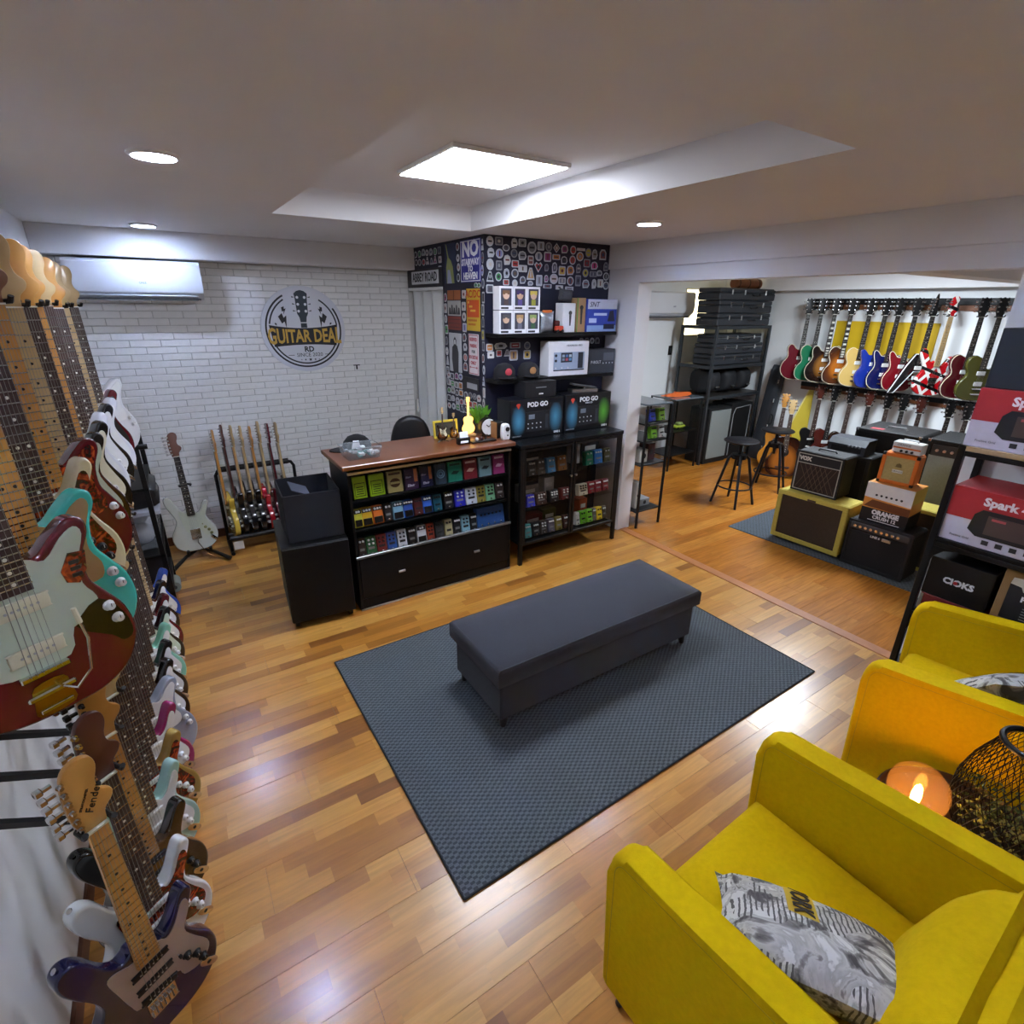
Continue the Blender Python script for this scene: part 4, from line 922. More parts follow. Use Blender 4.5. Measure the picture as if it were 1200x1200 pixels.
b=MB(); b.rprism(smooth_outline([(-.028,.005),(0,0),(.028,.005),(.034,.06),(.026,.112),(0,.122),(-.026,.112),(-.034,.06)],4),-.022,.022,.01); b.build('shell', flat('dfe3e4',.3), cm)
b=MB(); b.cyl((.006,-.0265,.082),(.006,-.021,.082),.017,n=18); b.build('lens', BLACKP, cm); b=MB(); b.cyl((.008,-.0235,.036),(.008,-.021,.036),.006,n=12); b.build('button', BLACKP, cm)
# rolling cabinet, fabric bin, office chair
rc = thing('rolling_cabinet','black rolling storage cabinet on casters beside the counter','cabinet',(.62,3.42,0),R(-5))
MB().rbox(-.2,.2,-.26,.27,.05,.575,.003).build('body', BLACK, rc); MB().rbox(-.198,.198,-.276,-.261,.055,.572,.003).build('door', BLACK, rc)
for sx in (-1,1):
    for sy in (-1,1):
        b=MB(); b.cyl((sx*.17-.012,sy*.22,.022),(sx*.17+.012,sy*.22,.022),.022,n=14); b.box(sx*.17-.014,sx*.17+.014,sy*.22-.01,sy*.22+.01,.022,.05); b.build('caster', BLACKP, rc)
fb_ = thing('fabric_bin','open black fabric storage bin on top of the rolling cabinet','bin',(.64,3.42,.575),R(-4))
FBM=mat('black_canvas','14151b',.85,var=.12,scale=30,bump=.3,bscale=300)
b=MB(); w2,d2,hh=.17,.2,.31
for q in ((-w2,w2,-d2,-d2+.008),(-w2,w2,d2-.008,d2),(-w2,-w2+.008,-d2+.008,d2-.008),(w2-.008,w2,-d2+.008,d2-.008)): b.rbox(*q,.0,hh,.003)
b.box(-w2+.008,w2-.008,-d2+.008,d2-.008,.0,.01); b.build('fabric_shell', FBM, fb_)
b=MB(); b.X=Matrix.Translation((-.05,0,hh-.02))@Matrix.Rotation(R(25),4,'Y'); b.rbox(-.06,.06,-.12,.08,0,.006,.002); b.build('folded_flap', mat('grey_cloth','3c3f4c',.8,var=.1), fb_)
b=MB(); b.tube([(w2+.004,-.09,hh-.05),(w2+.02,-.05,hh-.1),(w2+.02,.05,hh-.1),(w2+.004,.09,hh-.05)],.006,6); b.build('strap_handle', FBM, fb_)
oc = thing('office_chair','black office chair behind the shop counter','chair',(1.63,4.18,0),R(170))
OCM=mat('black_leather','101014',.45,var=.1,scale=20)
V,F=cushion(-.24,.24,-.24,.24,.44,.52,.03,.02); MB().add(V,[f[::-1] for f in F]).build('seat', OCM, oc)
pts=smooth_outline([(-.17,.56),(.17,.56),(.18,.75),(.165,.95),(.11,1.1),(.0,1.145),(-.11,1.1),(-.165,.95),(-.18,.75)],4)
b=MB(); b.rprism(pts,.2,.28,.03); b.build('backrest', OCM, oc, ang=60)
b=MB(); b.cyl((0,0,.1),(0,0,.45),.03,n=12); b.build('gas_column', BLACKM, oc)
b=MB(); b.rbox(-.04,.04,.18,.22,.42,.62,.01); b.build('back_bracket', BLACKM, oc)
for k in range(5):
    a=2*PI*k/5; b=MB(); b.tube([(0,0,.1),(.27*math.cos(a),.27*math.sin(a),.06)],[.025,.015],8); b.ball((.27*math.cos(a),.27*math.sin(a),.028),.028); b.build('base_arm', BLACKM, oc)
for s_ in (-1,1): b=MB(); b.tube([(s_*.25,.1,.47),(s_*.29,.1,.6),(s_*.29,-.1,.66),(s_*.29,.12,.66)],.014,8); b.build('armrest', BLACKP, oc)
# ---------------------------------------------------------------- glass cabinet with pedals
cn = thing('glass_cabinet','black metal cabinet with two glass doors full of effect pedals','cabinet',(2.13,3.155,0))
CWD, CDP, CH = 1.035, .40, 1.0
for x in (0, CWD-.03):
    for y in (0, CDP-.03): MB().rbox(x,x+.03,y,y+.03,0,CH-.03,.002).build('leg', BLACKM, cn)
MB().rbox(-.005,CWD+.005,-.005,CDP,CH-.03,CH,.003).build('top_panel', mat('black_steel_sheet','15171b',.25,metal=.4,var=.03), cn)
MB().rbox(.03,CWD-.03,.03,CDP-.03,.155,.175,.002).build('bottom_panel', BLACKM, cn)
for z_ in (.445,.705): MB().box(.031,CWD-.031,.04,CDP-.035,z_-.006,z_).build('glass_shelf', GLASS, cn)
for k,x in enumerate((.03,.5225)):
    d_ = bpy.data.objects.new('door',None); COL.objects.link(d_); d_.parent=cn; d_.location=(x,0,.175)
    w=.482; h=.79
    for n_,q in (('door_stile',(0,.022,0,h)),('door_stile',(w-.022,w,0,h)),('door_rail',(.022,w-.022,0,.022)),('door_rail',(.022,w-.022,h-.022,h))): MB().rbox(q[0],q[1],0,.016,q[2],q[3],.002).build(n_, BLACKM, d_)
    MB().box(.02,w-.02,.006,.009,.02,h-.02).build('glass_pane', GLASS, d_)
    b=MB(); b.lathe([(.004,0),(.004,.01),(.009,.014),(.009,.02),(.004,.023)],12); b.build('knob', STEEL, d_, ((w-.03) if k==0 else .03-.02+.001,0,.52),(PI/2,0,0))
for x in (.005,CWD-.011): MB().box(x,x+.005,.03,CDP-.03,.175,CH-.03).build('side_glass', GLASS, cn)
MB().box(.03,CWD-.03,CDP-.012,CDP-.006,.175,CH-.03).build('back_sheet', mat('cabinet_back','2a221e',.5,var=.1), cn)
GA,GB,GC='pedals on the top cabinet shelf','pedals on the middle cabinet shelf','pedals on the cabinet floor'
row=[(2.30,.08,'3a3630',3,'dark grey pedal at the left end'),(2.39,.08,'55504a',2,'grey pedal with pale marks'),(2.49,.09,'4d86b0',2,'light blue pedal with one white stripe'),(2.60,.1,'8a5a28',2,'ochre brown pedal by the door knob'),(2.89,.09,'1f7a5a',2,'emerald green pedal'),(2.99,.1,'2a6fae',3,'azure blue pedal'),(3.09,.085,'4a4626',2,'olive pedal with silver switch')]
for x,w,c_,n,lb in row: pedal(lb+' on the top cabinet shelf', GA, x, 3.235, .706, w*.92, .12, c_, 'knobs', n, 'd8d8d4')
row=[(2.295,.085,'3a3ab8',3,'violet blue pedal with white knobs'),(2.40,.11,'3c2620',5,'dark brown pedal with gold lettering'),(2.53,.1,'201c1c',6,'black pedal with six white knobs'),(2.65,.1,'5a1f1c',4,'oxblood red pedal'),(2.84,.11,'cfc8b0',6,'cream pedal with dark knobs'),(2.935,.07,'8d2226',3,'cherry red pedal with white knobs'),(3.012,.075,'7c1b22',3,'crimson pedal beside the cherry red one'),(3.095,.075,'701a1e',3,'ruby pedal at the right end')]
for x,w,c_,n,lb in row: pedal(lb+' on the middle cabinet shelf', GB, x, 3.235, .446, w*.92, .1, c_, 'knobs' if c_!='cfc8b0' else 'plate', n, 'e8e6e0' if c_!='cfc8b0' else '2a2622')
row=[(2.275,.075,'4f9a98',3,'aqua pedal at the left end'),(2.355,.07,'2a2624',3,'charcoal pedal with silver knobs'),(2.435,.07,'3a302a',4,'umber pedal with four knobs'),(2.515,.07,'5a5660',3,'mauve grey pedal'),(2.595,.07,'7a6a34',3,'khaki gold pedal'),(2.675,.065,'3a1f1a',3,'dark rust pedal'),(2.80,.05,'d8d8d0',2,'white mini pedal'),(2.862,.068,'6fc22a',2,'bright lime pedal beside the white mini one'),(2.938,.068,'86d23a',2,'vivid green pedal with black knobs'),(2.992,.045,'6a6058',2,'taupe mini pedal'),(3.05,.07,'d8b41e',2,'sunny yellow pedal'),(3.108,.048,'4a3a32',2,'brown mini pedal at the right end')]
for x,w,c_,n,lb in row: pedal(lb+' on the cabinet floor', GC, x, 3.235, .176, w*.92, .115, c_, 'plate' if c_ in ('6fc22a','86d23a','d8b41e') else 'knobs', n, 'e4e4e0' if c_ not in ('6fc22a','86d23a','d8b41e') else '181818')
GD='boxed pedals behind the front row of the cabinet'
for x,z_,w,h,c_,lb in ((2.38,.706,.2,.16,'2c2a2a','grey pedal carton at the back of the top cabinet shelf'),(2.99,.706,.2,.19,'1e1c22','dark pedal carton behind the azure blue pedal'),(2.84,.706,.08,.2,'c9cdd2','white pedal carton behind the emerald green pedal'),(2.36,.446,.18,.15,'7a7672','pale grey carton at the back of the middle cabinet shelf'),(2.56,.446,.1,.185,'b9b4ae','light carton behind the black six knob pedal'),
    (2.40,.176,.2,.15,'5a1f16','red brown carton behind the charcoal pedal'),(2.575,.176,.14,.165,'4a4a26','olive carton behind the mauve grey pedal'),(2.95,.176,.09,.19,'a8481e','orange carton behind the vivid green pedal')):
    cc=thing('pedal_carton',lb,'box',(x,3.36,z_),0,GD); MB().rbox(-w/2,w/2,0,.09,0,h,.002).build('carton', flat(c_), cc); MB().box(-w*.3,w*.3,-.001,0,h*.55,h*.75).build('printed_label', flat('d0ccc4'), cc)
# speaker boxes standing on the cabinet
def carton(name, label, cat, x0, x1, y0, y1, z0, z1, m, group=None, rz=0):
    c_=thing(name,label,cat,((x0+x1)/2,y0,z0),rz,group); w=(x1-x0)/2
    MB().rbox(-w,w,0,y1-y0,0,z1-z0,.003).build('carton', m, c_); return c_
CART=mat('black_carton','0c0e13',.35,var=.05)
def glow(name,c1):
    m=mat(name,'0c0e13',.35,var=0); nt=m.node_tree; t=mnode(m,'ShaderNodeTexCoord'); g=mnode(m,'ShaderNodeTexGradient'); g.gradient_type='SPHERICAL'
    mp=mnode(m,'ShaderNodeMapping'); mp.inputs['Scale'].default_value=(14,1,8); nt.links.new(t.outputs['Object'],mp.inputs['Vector']); nt.links.new(mp.outputs[0],g.inputs[0])
    r=mnode(m,'ShaderNodeValToRGB'); e=r.color_ramp.elements; e[0].color=lin('0c0e13'); e[1].color=lin(c1); nt.links.new(g.outputs[0],r.inputs[0]); nt.links.new(r.outputs[0],nt.nodes['Principled BSDF'].inputs['Base Color']); return m
GLB=glow('blue_glow_print','4a8cab'); GLG=glow('green_glow_print','5fae3a')
def podbox(x0,x1,y,lab,right_m,sub):
    c_=carton('product_box',lab,'box',x0,x1,y,y+.19,1.001,1.30,CART,'black effect processor boxes')
    w=(x1-x0)/2
    for sx,mm in ((-1,GLB),(1,right_m)):
        o=MB().box(-.075,.075,-.0006,0,-.115,.115).build('printed_glow', mm, c_, (sx*(w-.078),0,.14))
    d=MB(); d.rbox(-.115,.115,-.003,0,.045,.2,.002); dv=d.build('printed_device', flat('15161a'), c_)
    MB().box(-.085,-.03,-.0042,-.003,.145,.18).build('printed_screen', flat('6f7680'), dv); MB().box(.075,.105,-.0042,-.003,.06,.17).build('printed_pedal', flat('2c3038'), dv)
    for i in range(4):
        for j in range(2): MB().cyl((-.09+i*.04,-.003,.075+j*.035),(-.09+i*.04,-.006,.075+j*.035),.005,n=8).build('printed_button', flat('c8ccd0'), dv)
    text('POD GO',.05,flat('e6e8ea'),c_,(.0,-.0015,.255),bold=.002); 
    if sub: text('WIRELESS',.018,flat('e6e8ea'),c_,(0.0,-.0015,.225))
    text('LINE 6',.022,flat('e6e8ea'),c_,(w-.06,-.0015,.02),bold=.001)
    b=MB(); b.prism([(-.02,.012),(0,-.022),(.02,.012),(.012,.022),(-.012,.022)],-.0012,0); b.build('printed_plectrum', flat('c8402a'), c_, (-w+.075,0,.25))
    text('HELIX FAMILY',.014,flat('9aa0a8'),c_,(-w+.06,-.0015,.02))
    return c_
podbox(2.15,2.66,3.34,'black effect processor box with blue glows standing on the glass cabinet',GLB,False)
podbox(2.675,3.165,3.335,'black effect processor box with a green glow standing on the glass cabinet',GLG,True)
c_=carton('product_box','plain black carton lying on the effect processor box with blue glows','box',2.30,2.595,3.36,3.52,1.301,1.425,flat('16171a',.4)); MB().box(-.05,.05,-.001,0,.076,.082).build('printed_line', flat('8a8e92'), c_); MB().box(-.02,.02,-.001,0,.025,.035).build('printed_label', flat('d0d0d0'), c_)
fp=thing('expression_pedal','silver expression pedal lying on the green glow box','pedal',(2.92,3.42,1.301),R(-12))
MB().rbox(-.12,.12,-.045,.045,0,.03,.004).build('base', STEEL, fp); b=MB(); b.X=Matrix.Translation((0,0,.045))@Matrix.Rotation(R(9),4,'Y'); b.rbox(-.11,.11,-.04,.04,0,.014,.003); b.build('treadle', mat('ribbed_metal','6d7072',.4,metal=.8,var=.2,scale=60), fp)
MB().cyl((.0,-.03,.032),(.0,.03,.032),.012,n=10).build('hinge', CHROME, fp)
# wall shelves
for z_,lb in ((1.772,'black floating shelf carrying the figure boxes on the navy wall'),(1.437,'black floating shelf carrying the white processor box on the navy wall')):
    s_=thing('wall_shelf',lb,'shelf',(2.70,3.64,z_),0,'black floating shelves'); MB().rbox(-.59,.59,-.18,-.002,-.028,0,.003).build('board', BLACK, s_)
    for x in (-.4,.4): MB().box(x-.01,x+.01,-.12,-.002,-.04,-.0285).build('bracket', BLACKM, s_)
# generic boxed figures
FG='boxed figures on the upper wall shelf'
hair=['6a4a2a','3a2a5a','c9b04a','4a4a4a','b08a5a','8aa05a']
FW=flat('e2e2e6',.4)
for i in range(6):
    lvl=i//3; k=i%3; x=2.135+k*.121+.06; z_=1.7725+.165*(1-lvl)
    lbl=['boxed figure with brown hair on the upper tier of boxes','boxed figure with purple cloak on the upper tier of boxes','boxed figure with yellow hair on the upper tier of boxes','boxed figure with grey hair on the lower tier of boxes','boxed figure with sandy hair on the lower tier of boxes','boxed figure with green hair on the lower tier of boxes'][i]
    f_=thing('figure_box',lbl,'box',(x,3.475,z_),0,FG)
    b=MB(); w=.058
    b.rbox(-w,w,.004,.09,0,.16,.001); b.build('carton', FW, f_)
    for n_,q in (('window_frame',(-w,-w+.012,.03,.145)),('window_frame',(w-.012,w,.03,.145)),('window_frame',(-w,w,.0,.03)),('window_frame',(-w,w,.145,.16))): MB().box(q[0],q[1],0,.004,q[2],q[3]).build(n_, FW, f_)
    MB().box(-w+.012,w-.012,.002,.0038,.03,.145).build('window_back', flat('3c3c4a'), f_)
    b=MB(); b.ball((0,.0035,.1),.028,10); b.v=[Vector((v.x,-.001+(v.y-.0035)*.05+.001,v.z)) for v in b.v]; b.build('figure_head', flat('c9a58a'), f_)
    MB().box(-.03,.03,-.0012,.0018,.105,.132).build('figure_hair', flat(hair[i]), f_); MB().box(-.018,.018,-.0012,.0018,.032,.072).build('figure_body', flat(['4a3a3a','5a4a8a','9a9a3a','2a2a3a','6a6a7a','3a5a3a'][i]), f_)
    MB().box(-.045,.02,-.0008,.0,.006,.02).build('printed_label', flat('2a2a2a'), f_)
# things along the shelves
o_=thing('grey_pouch','crumpled silver pouch with orange header on the upper wall shelf','pouch',(2.585,3.50,1.7725))
b=MB(); pillow(b,.12,.15,.06,8); b.build('pouch', mat('silver_foil','9aa0a6',.3,metal=.6,var=.25,scale=40), o_, (0,0,.078)); MB().rbox(-.045,.045,-.006,.006,.135,.165,.003).build('header_card', flat('b5602a'), o_)
o_=thing('toy_truck','small red and black toy on the upper wall shelf','toy',(2.685,3.475,1.7725)); MB().rbox(-.035,.035,-.02,.02,.012,.05,.006).build('body', flat('b03a22'), o_); MB().rbox(-.04,.0,-.018,.018,.05,.09,.008).build('cab', flat('4a1212'), o_)
for sx in (-.022,.022): b=MB(); b.cyl((sx,-.024,.012),(sx,.024,.012),.012,n=12); b.build('wheel', BLACKP, o_)
c_=carton('microphone_box','white microphone box on the upper wall shelf','box',2.725,2.85,3.48,3.58,1.7725,1.99,flat('d9dadd',.4)); b=MB(); b.cyl((0.01,-.001,.05),(0.01,-.001,.13),.007,.012,n=8); b.ball((.01,-.001,.145),.017,10); b.v=[Vector((v.x,-.0012+v.y*.06,v.z)) for v in b.v]; b.build('printed_microphone', flat('3a3c40'), c_)
o_=thing('grey_cloth_bag','dark grey drawstring bag on top of the white microphone box','bag',(2.78,3.53,1.9905)); b=MB(); pillow(b,.13,.09,.07,8); b.build('bag', mat('dark_mesh','3a3c42',.8,var=.2,scale=40), o_, (0,0,.055),(0,R(6),0))
c_=carton('microphone_carton','wood print microphone carton on the upper wall shelf','box',2.865,2.955,3.48,3.56,1.7725,2.03,flat('a3805a',.5)); MB().box(-.045,-.036,-.001,0,0,.255).build('printed_edge', flat('4a8a3a'), c_); b=MB(); b.cyl((0,-.001,.06),(0,-.001,.17),.008,.012,n=8); b.ball((0,-.001,.185),.018,10); b.v=[Vector((v.x,-.0012+v.y*.06,v.z)) for v in b.v]; b.build('printed_microphone', flat('2a2a2c'), c_)
c_=carton('product_box','blue and white headset box lettered SNT on the upper wall shelf','box',2.965,3.285,3.47,3.6,1.7725,2.022,flat('2f45a8',.4))
MB().box(-.158,.158,-.001,0,.175,.248).build('printed_band', flat('cdd3de'), c_); text('SNT',.055,flat('2a2c4a'),c_,(-.09,-.0018,.208),shear=.2); MB().box(-.09,.05,-.001,0,.125,.145).build('printed_line', flat('c8d4ea'), c_); MB().box(-.14,-.06,-.001,0,.07,.105).build('printed_line', flat('c8d4ea'), c_); MB().box(.02,.14,-.001,0,.02,.06).build('printed_device', flat('141a3a'), c_); MB().prism([(.06,.08),(.14,.08),(.12,.165),(.08,.16)],-.001,0).build('printed_figure', flat('1c2038'), c_); MB().box(-.158,.158,-.0006,0,.002,.05).build('printed_band', flat('8fb0dc'), c_)
c_=carton('product_box','white multi effect processor box on the lower wall shelf','box',2.60,2.995,3.47,3.6,1.4375,1.705,flat('dcdde0',.4),rz=R(-3))
dv=MB().box(-.15,.155,-.0015,0,.045,.185).build('printed_device', flat('9aa8bd'), c_); MB().box(-.08,.03,-.0028,-.0014,.105,.18).build('printed_screen', flat('20242c'), dv)
for k in range(6): MB().box(-.07+.034*(k%3),-.045+.034*(k%3),-.0036,-.0028,.118+.028*(k//3),.138+.028*(k//3)).build('printed_icon', flat(['6f7c8c','b04a5a','5a8ab0','8a9aa8','4a6a9a','a8b4bc'][k]), dv)
MB().box(.09,.14,-.0028,-.0014,.055,.18).build('printed_pedal', flat('222632'), dv); MB().box(-.15,.155,-.003,-.0014,.04,.048).build('printed_line', flat('1c1e24'), dv)
for z_ in (.16,.12): MB().cyl((-.13,-.0014,z_),(-.13,-.006,z_),.011,n=12).build('printed_knob', flat('20242c'), dv)
for k in range(3): MB().cyl((-.13+.06*k,-.0014,.062),(-.13+.06*k,-.005,.062),.007,n=10).build('printed_button', flat('c8ccd4'), dv)
text('HEADRUSH  MX5',.02,flat('4a4e58'),c_,(.05,-.0015,.235))
c_=carton('product_box','dark grey amplifier box lettered P-BOLT on the lower wall shelf','box',3.005,3.31,3.48,3.6,1.4375,1.632,flat('34383f',.4)); text('P-BOLT',.034,flat('d8dade'),c_,(-.06,-.0015,.09)); dv=MB().box(.02,.14,-.0012,0,.1,.165).build('printed_device', flat('555a62'), c_)
for k in range(4): MB().cyl((.02+k*.035,-.001,.08),(.02+k*.035,-.004,.08),.006,n=8).build('printed_knob', flat('c8ccd0'), c_)
def capthing(lab,x,col,front):
    c_=thing('baseball_cap',lab,'cap',(x,3.53,1.4375),R(-8),'caps on the lower wall shelf')
    b=MB(); b.lathe([(.085,0),(.087,.03),(.08,.075),(.055,.108),(.02,.12),(1e-6,.122)],22); b.build('crown', flat(col,.9), c_)
    pts=[(-.075,-.03),(-.07,-.08),(0,-.108),(.07,-.08),(.075,-.03)]
    b=MB(); b.add([(x_,y_,.012-.0*abs(x_)) for x_,y_ in pts]+[(x_,y_,.018) for x_,y_ in pts],[(4,3,2,1,0),(5,6,7,8,9),(0,1,6,5),(1,2,7,6),(2,3,8,7),(3,4,9,8),(4,0,5,9)]); b.build('brim', flat(col,.9), c_)
    b=MB(); b.ball((0,-.078,.06),.028,10); b.v=[Vector((v.x,-.082+(v.y+.078)*.25,v.z)) for v in b.v]; b.build('badge', flat(front,.7), c_)
capthing('black cap with red patch on the lower wall shelf',2.215,'15151a','b03a44')
capthing('black cap with brown patch on the lower wall shelf',2.44,'17171b','8a6238')
# stickers (flat prints on the navy walls)
SCOL=dict(c='c2b6b4',k='50525e',w='c6c8cc',g='8f9290',s='9aa0ac',m='7a4a48',p='8a3a70',R='a8322e',y='b5a83a',v='8a8fc0',O='b5702e',r='7a1c24',P='c0407a',Y='c9a84a',G='3a8a4a',o='b08a5a')
IN=['2a2c34','4a4248','6a2a2a','2a3a5a','8a8c90','b8b0a8','1a1a1e','5a4a3a']
def shape(sh,w,h):
    w*=.5;h*=.5
    if sh=='o': return [(w*math.cos(2*PI*i/16),h*math.sin(2*PI*i/16)) for i in range(16)]
    if sh=='d': return [(0,-h),(w,0),(0,h),(-w,0)]
    if sh=='t': return [(-w,-h),(w,-h),(w*.3,h),(-w*.3,h)]
    if sh=='a': return [(-w,-h),(w,-h),(w,h*.4),(w*.5,h),(-w*.5,h),(-w,h*.4)]
    if sh=='h': return [(0,-h),(w*.7,0),(w,h*.5),(w*.5,h),(0,h*.6),(-w*.5,h),(-w,h*.5),(-w*.7,0)]
    if sh=='b': return [(-w*.8,-h),(w*.6,-h*.9),(w,-h*.2),(w*.7,h*.7),(w*.1,h),(-w*.7,h*.8),(-w,h*.1)]
    c=min(w,h)*.2; return [(-w+c,-h),(w-c,-h),(w,-h+c),(w,h-c),(w-c,h),(-w+c,h),(-w,h-c),(-w,-h+c)]
def sticker(parent, x, z, w, h, sh, c, side=False):
    P=shape(sh,w,h); q=[(a*.72,b_*.72) for a,b_ in P]
    b=MB(); b.prism(P,-.0012,.0002); b.m=1; b.prism(q,-.0018,-.001)
    b.m=2; t_=random.random()
    if t_<.4: b.box(-w*.26,w*.26,-.0024,-.0016,-h*.08,h*.08)
    elif t_<.8: b.prism([(w*.2*math.cos(k*PI/3),h*.2*math.sin(k*PI/3)) for k in range(6)],-.0024,-.0016)
    else: b.box(-w*.08,w*.08,-.0024,-.0016,-h*.28,h*.28)
    rim='b9bcc0' if c not in 'kry' else '85878c'
    o=b.build('sticker',[flat(rim),flat(SCOL[c] if c not in 'w' else random.choice(['b9bbc0','2a2c34','c6c4be','50525e','7a7c84'])),flat(random.choice(IN))],parent,(2.11,x,z) if side else (x,3.64,z),(0,0,-PI/2) if side else (0,0,0))
    return o
FS="2.157,2.397,0.061,0.068,o,c;2.234,2.402,0.066,0.054,r,k;2.295,2.362,0.062,0.047,o,w;2.368,2.397,0.058,0.069,b,w;2.439,2.403,0.069,0.053,r,g;2.526,2.376,0.083,0.084,o,w;2.609,2.392,0.064,0.060,r,s;2.684,2.390,0.063,0.065,o,k;2.759,2.387,0.064,0.069,d,m;2.840,2.384,0.071,0.062,b,p;2.925,2.381,0.061,0.064,o,R;3.006,2.390,0.085,0.020,r,w;3.084,2.371,0.064,0.068,o,y;3.152,2.363,0.059,0.077,b,g;3.240,2.364,0.072,0.078,a,m;2.166,2.324,0.061,0.065,b,w;2.239,2.321,0.066,0.065,o,v;2.306,2.282,0.063,0.070,b,w;2.366,2.329,0.059,0.059,o,k;2.441,2.318,0.075,0.063,b,w;2.517,2.289,0.053,0.064,r,m;2.591,2.320,0.067,0.065,o,s;2.676,2.321,0.069,0.069,r,p;2.759,2.323,0.075,0.039,r,O;2.839,2.305,0.066,0.059,b,w;2.923,2.309,0.065,0.067,o,R;2.998,2.339,0.074,0.068,o,O;3.073,2.294,0.068,0.061,r,r;3.155,2.279,0.077,0.062,b,P;3.281,2.276,0.049,0.067,a,k;2.158,2.246,0.062,0.077,o,w;2.234,2.242,0.052,0.066,r,k;2.377,2.259,0.064,0.049,r,R;2.445,2.229,0.080,0.049,r,w;2.590,2.244,0.078,0.073,h,R;2.669,2.245,0.042,0.054,b,k;2.747,2.248,0.054,0.079,b,w;2.822,2.228,0.068,0.068,r,Y;2.907,2.235,0.079,0.072,b,O;2.989,2.252,0.052,0.073,b,k;3.064,2.221,0.064,0.066,o,y;3.148,2.215,0.078,0.041,r,k;3.216,2.225,0.061,0.046,b,w;3.29,2.202,0.064,0.063,o,w;2.157,2.165,0.062,0.070,t,w;2.230,2.166,0.057,0.063,o,G;2.301,2.192,0.054,0.068,b,s;2.375,2.193,0.064,0.064,o,w;2.519,2.196,0.077,0.085,t,o;2.669,2.166,0.041,0.055,b,p;2.743,2.167,0.082,0.076,o,c;2.826,2.156,0.072,0.048,r,w;2.910,2.156,0.068,0.069,o,m;2.990,2.161,0.058,0.082,r,k;3.074,2.140,0.077,0.067,b,w;3.163,2.142,0.054,0.076,b,w;3.232,2.147,0.064,0.064,r,w;3.295,2.133,0.065,0.064,o,w;2.297,2.130,0.054,0.042,r,R;2.375,2.125,0.050,0.054,o,w;2.447,2.150,0.056,0.054,b,w;2.519,2.129,0.052,0.035,b,s;2.601,2.151,0.058,0.079,r,s;2.682,2.112,0.081,0.030,r,w;2.801,2.106,0.075,0.031,r,w;2.902,2.098,0.085,0.033,r,s;2.155,2.081,0.062,0.060,r,w"
for s in FS.split(';'):
    x,z_,w,h,sh,c_=s.split(','); sticker(cf,float(x),float(z_),float(w),float(h),sh,c_)
for x,z_,w,h,sh,c_ in ((2.15,1.665,.06,.055,'r','O'),(2.25,1.675,.12,.05,'b','s'),(2.16,1.61,.06,.05,'r','w'),(2.235,1.62,.05,.05,'r','R'),(2.31,1.62,.06,.05,'t','w'),(2.385,1.675,.1,.045,'r','r'),(2.5,1.67,.06,.06,'o','k'),(2.37,1.6,.08,.08,'r','o'),(2.5,1.6,.07,.07,'r','Y'),(3.06,1.69,.05,.05,'a','s'),(3.12,1.69,.05,.05,'a','k'),(3.18,1.69,.05,.05,'o','s'),(3.24,1.69,.05,.05,'a','k')): sticker(cf,x,z_,w,h,sh,c_)
SHP='oorrbbtao'; CC='wwwwskkgccmRpvyOG'
def grid(y0,y1,z0,z1,ny,nz,s=.85):
    for i in range(ny):
        for j in range(nz):
            a=(y1-y0)/ny; b_=(z1-z0)/nz; k=min(a,b_*1.3)
            sticker(cs,y0+a*(i+.5)+random.uniform(-.006,.006),z0+b_*(j+.5)+random.uniform(-.006,.006),min(a*s,.085),min(b_*s,.085)*random.uniform(.85,1),random.choice(SHP),random.choice(CC),True)
grid(4.42,4.9,2.28,2.42,6,2); grid(4.34,4.41,2.14,2.42,1,4); grid(4.02,4.08,2.13,2.42,1,4); grid(3.645,3.685,1.1,2.42,1,15,.9)
grid(4.265,4.325,1.3,2.07,1,9,.9); grid(3.93,4.005,1.45,2.08,1,8,.9); grid(3.70,4.32,1.10,1.30,8,3,.9); grid(4.02,4.32,1.30,1.43,4,2,.9); grid(3.69,3.8,2.09,2.125,2,1,1)
# signs on the closet side
def sign(name,label,y0,y1,z0,z1,m,rim=None,parent=None,cat='sign'):
    s_=thing(name,label,cat,(2.11,(y0+y1)/2,z0),-PI/2); w=(y1-y0)/2; h=z1-z0
    MB().rbox(-w,w,-.006,-.001,0,h,.0015).build('plate', m, s_)
    if rim:
        b=MB()
        for q in ((-w+.006,w-.006,.006,.012),(-w+.006,w-.006,h-.012,h-.006),(-w+.006,-w+.012,.012,h-.012),(w-.012,w-.006,.012,h-.012)): b.box(q[0],q[1],-.0068,-.0055,q[2],q[3])
        b.build('painted_border', rim, s_)
    return s_
WT=flat('e4e4e8')
s_=sign('metal_sign','blue metal sign reading NO STAIRWAY TO HEAVEN',3.685,4.0,2.13,2.422,flat('2a2a8a',.4),WT)
text('NO',.145,WT,s_,(0,-.0068,.225),bold=.006,sx=1.1); text('STAIRWAY',.062,WT,s_,(0,-.0068,.138),bold=.0025,sx=.88); text('TO',.055,WT,s_,(0,-.0068,.092),bold=.002); text('HEAVEN',.065,WT,s_,(0,-.0068,.042),bold=.0025,sx=.9)
s_=thing('street_sign','white ABBEY ROAD street sign on a black backing above the folding door','sign',(2.11,4.79,2.115),-PI/2)
MB().rbox(-.27,.47,-.008,-.001,0,.145,.002).build('backing', flat('14151c'), s_); MB().rbox(-.17,.40,-.012,-.008,.022,.128,.002).build('plate', flat('c9ccce',.4), s_); text('ABBEY ROAD',.1,flat('17181c'),s_,(.115,-.0128,.074),bold=.002,sx=.86)
s_=sign('poster','tall dark blue poster with a pale green raised arm figure',4.085,4.275,2.13,2.42,flat('2a3350',.6),cat='poster')
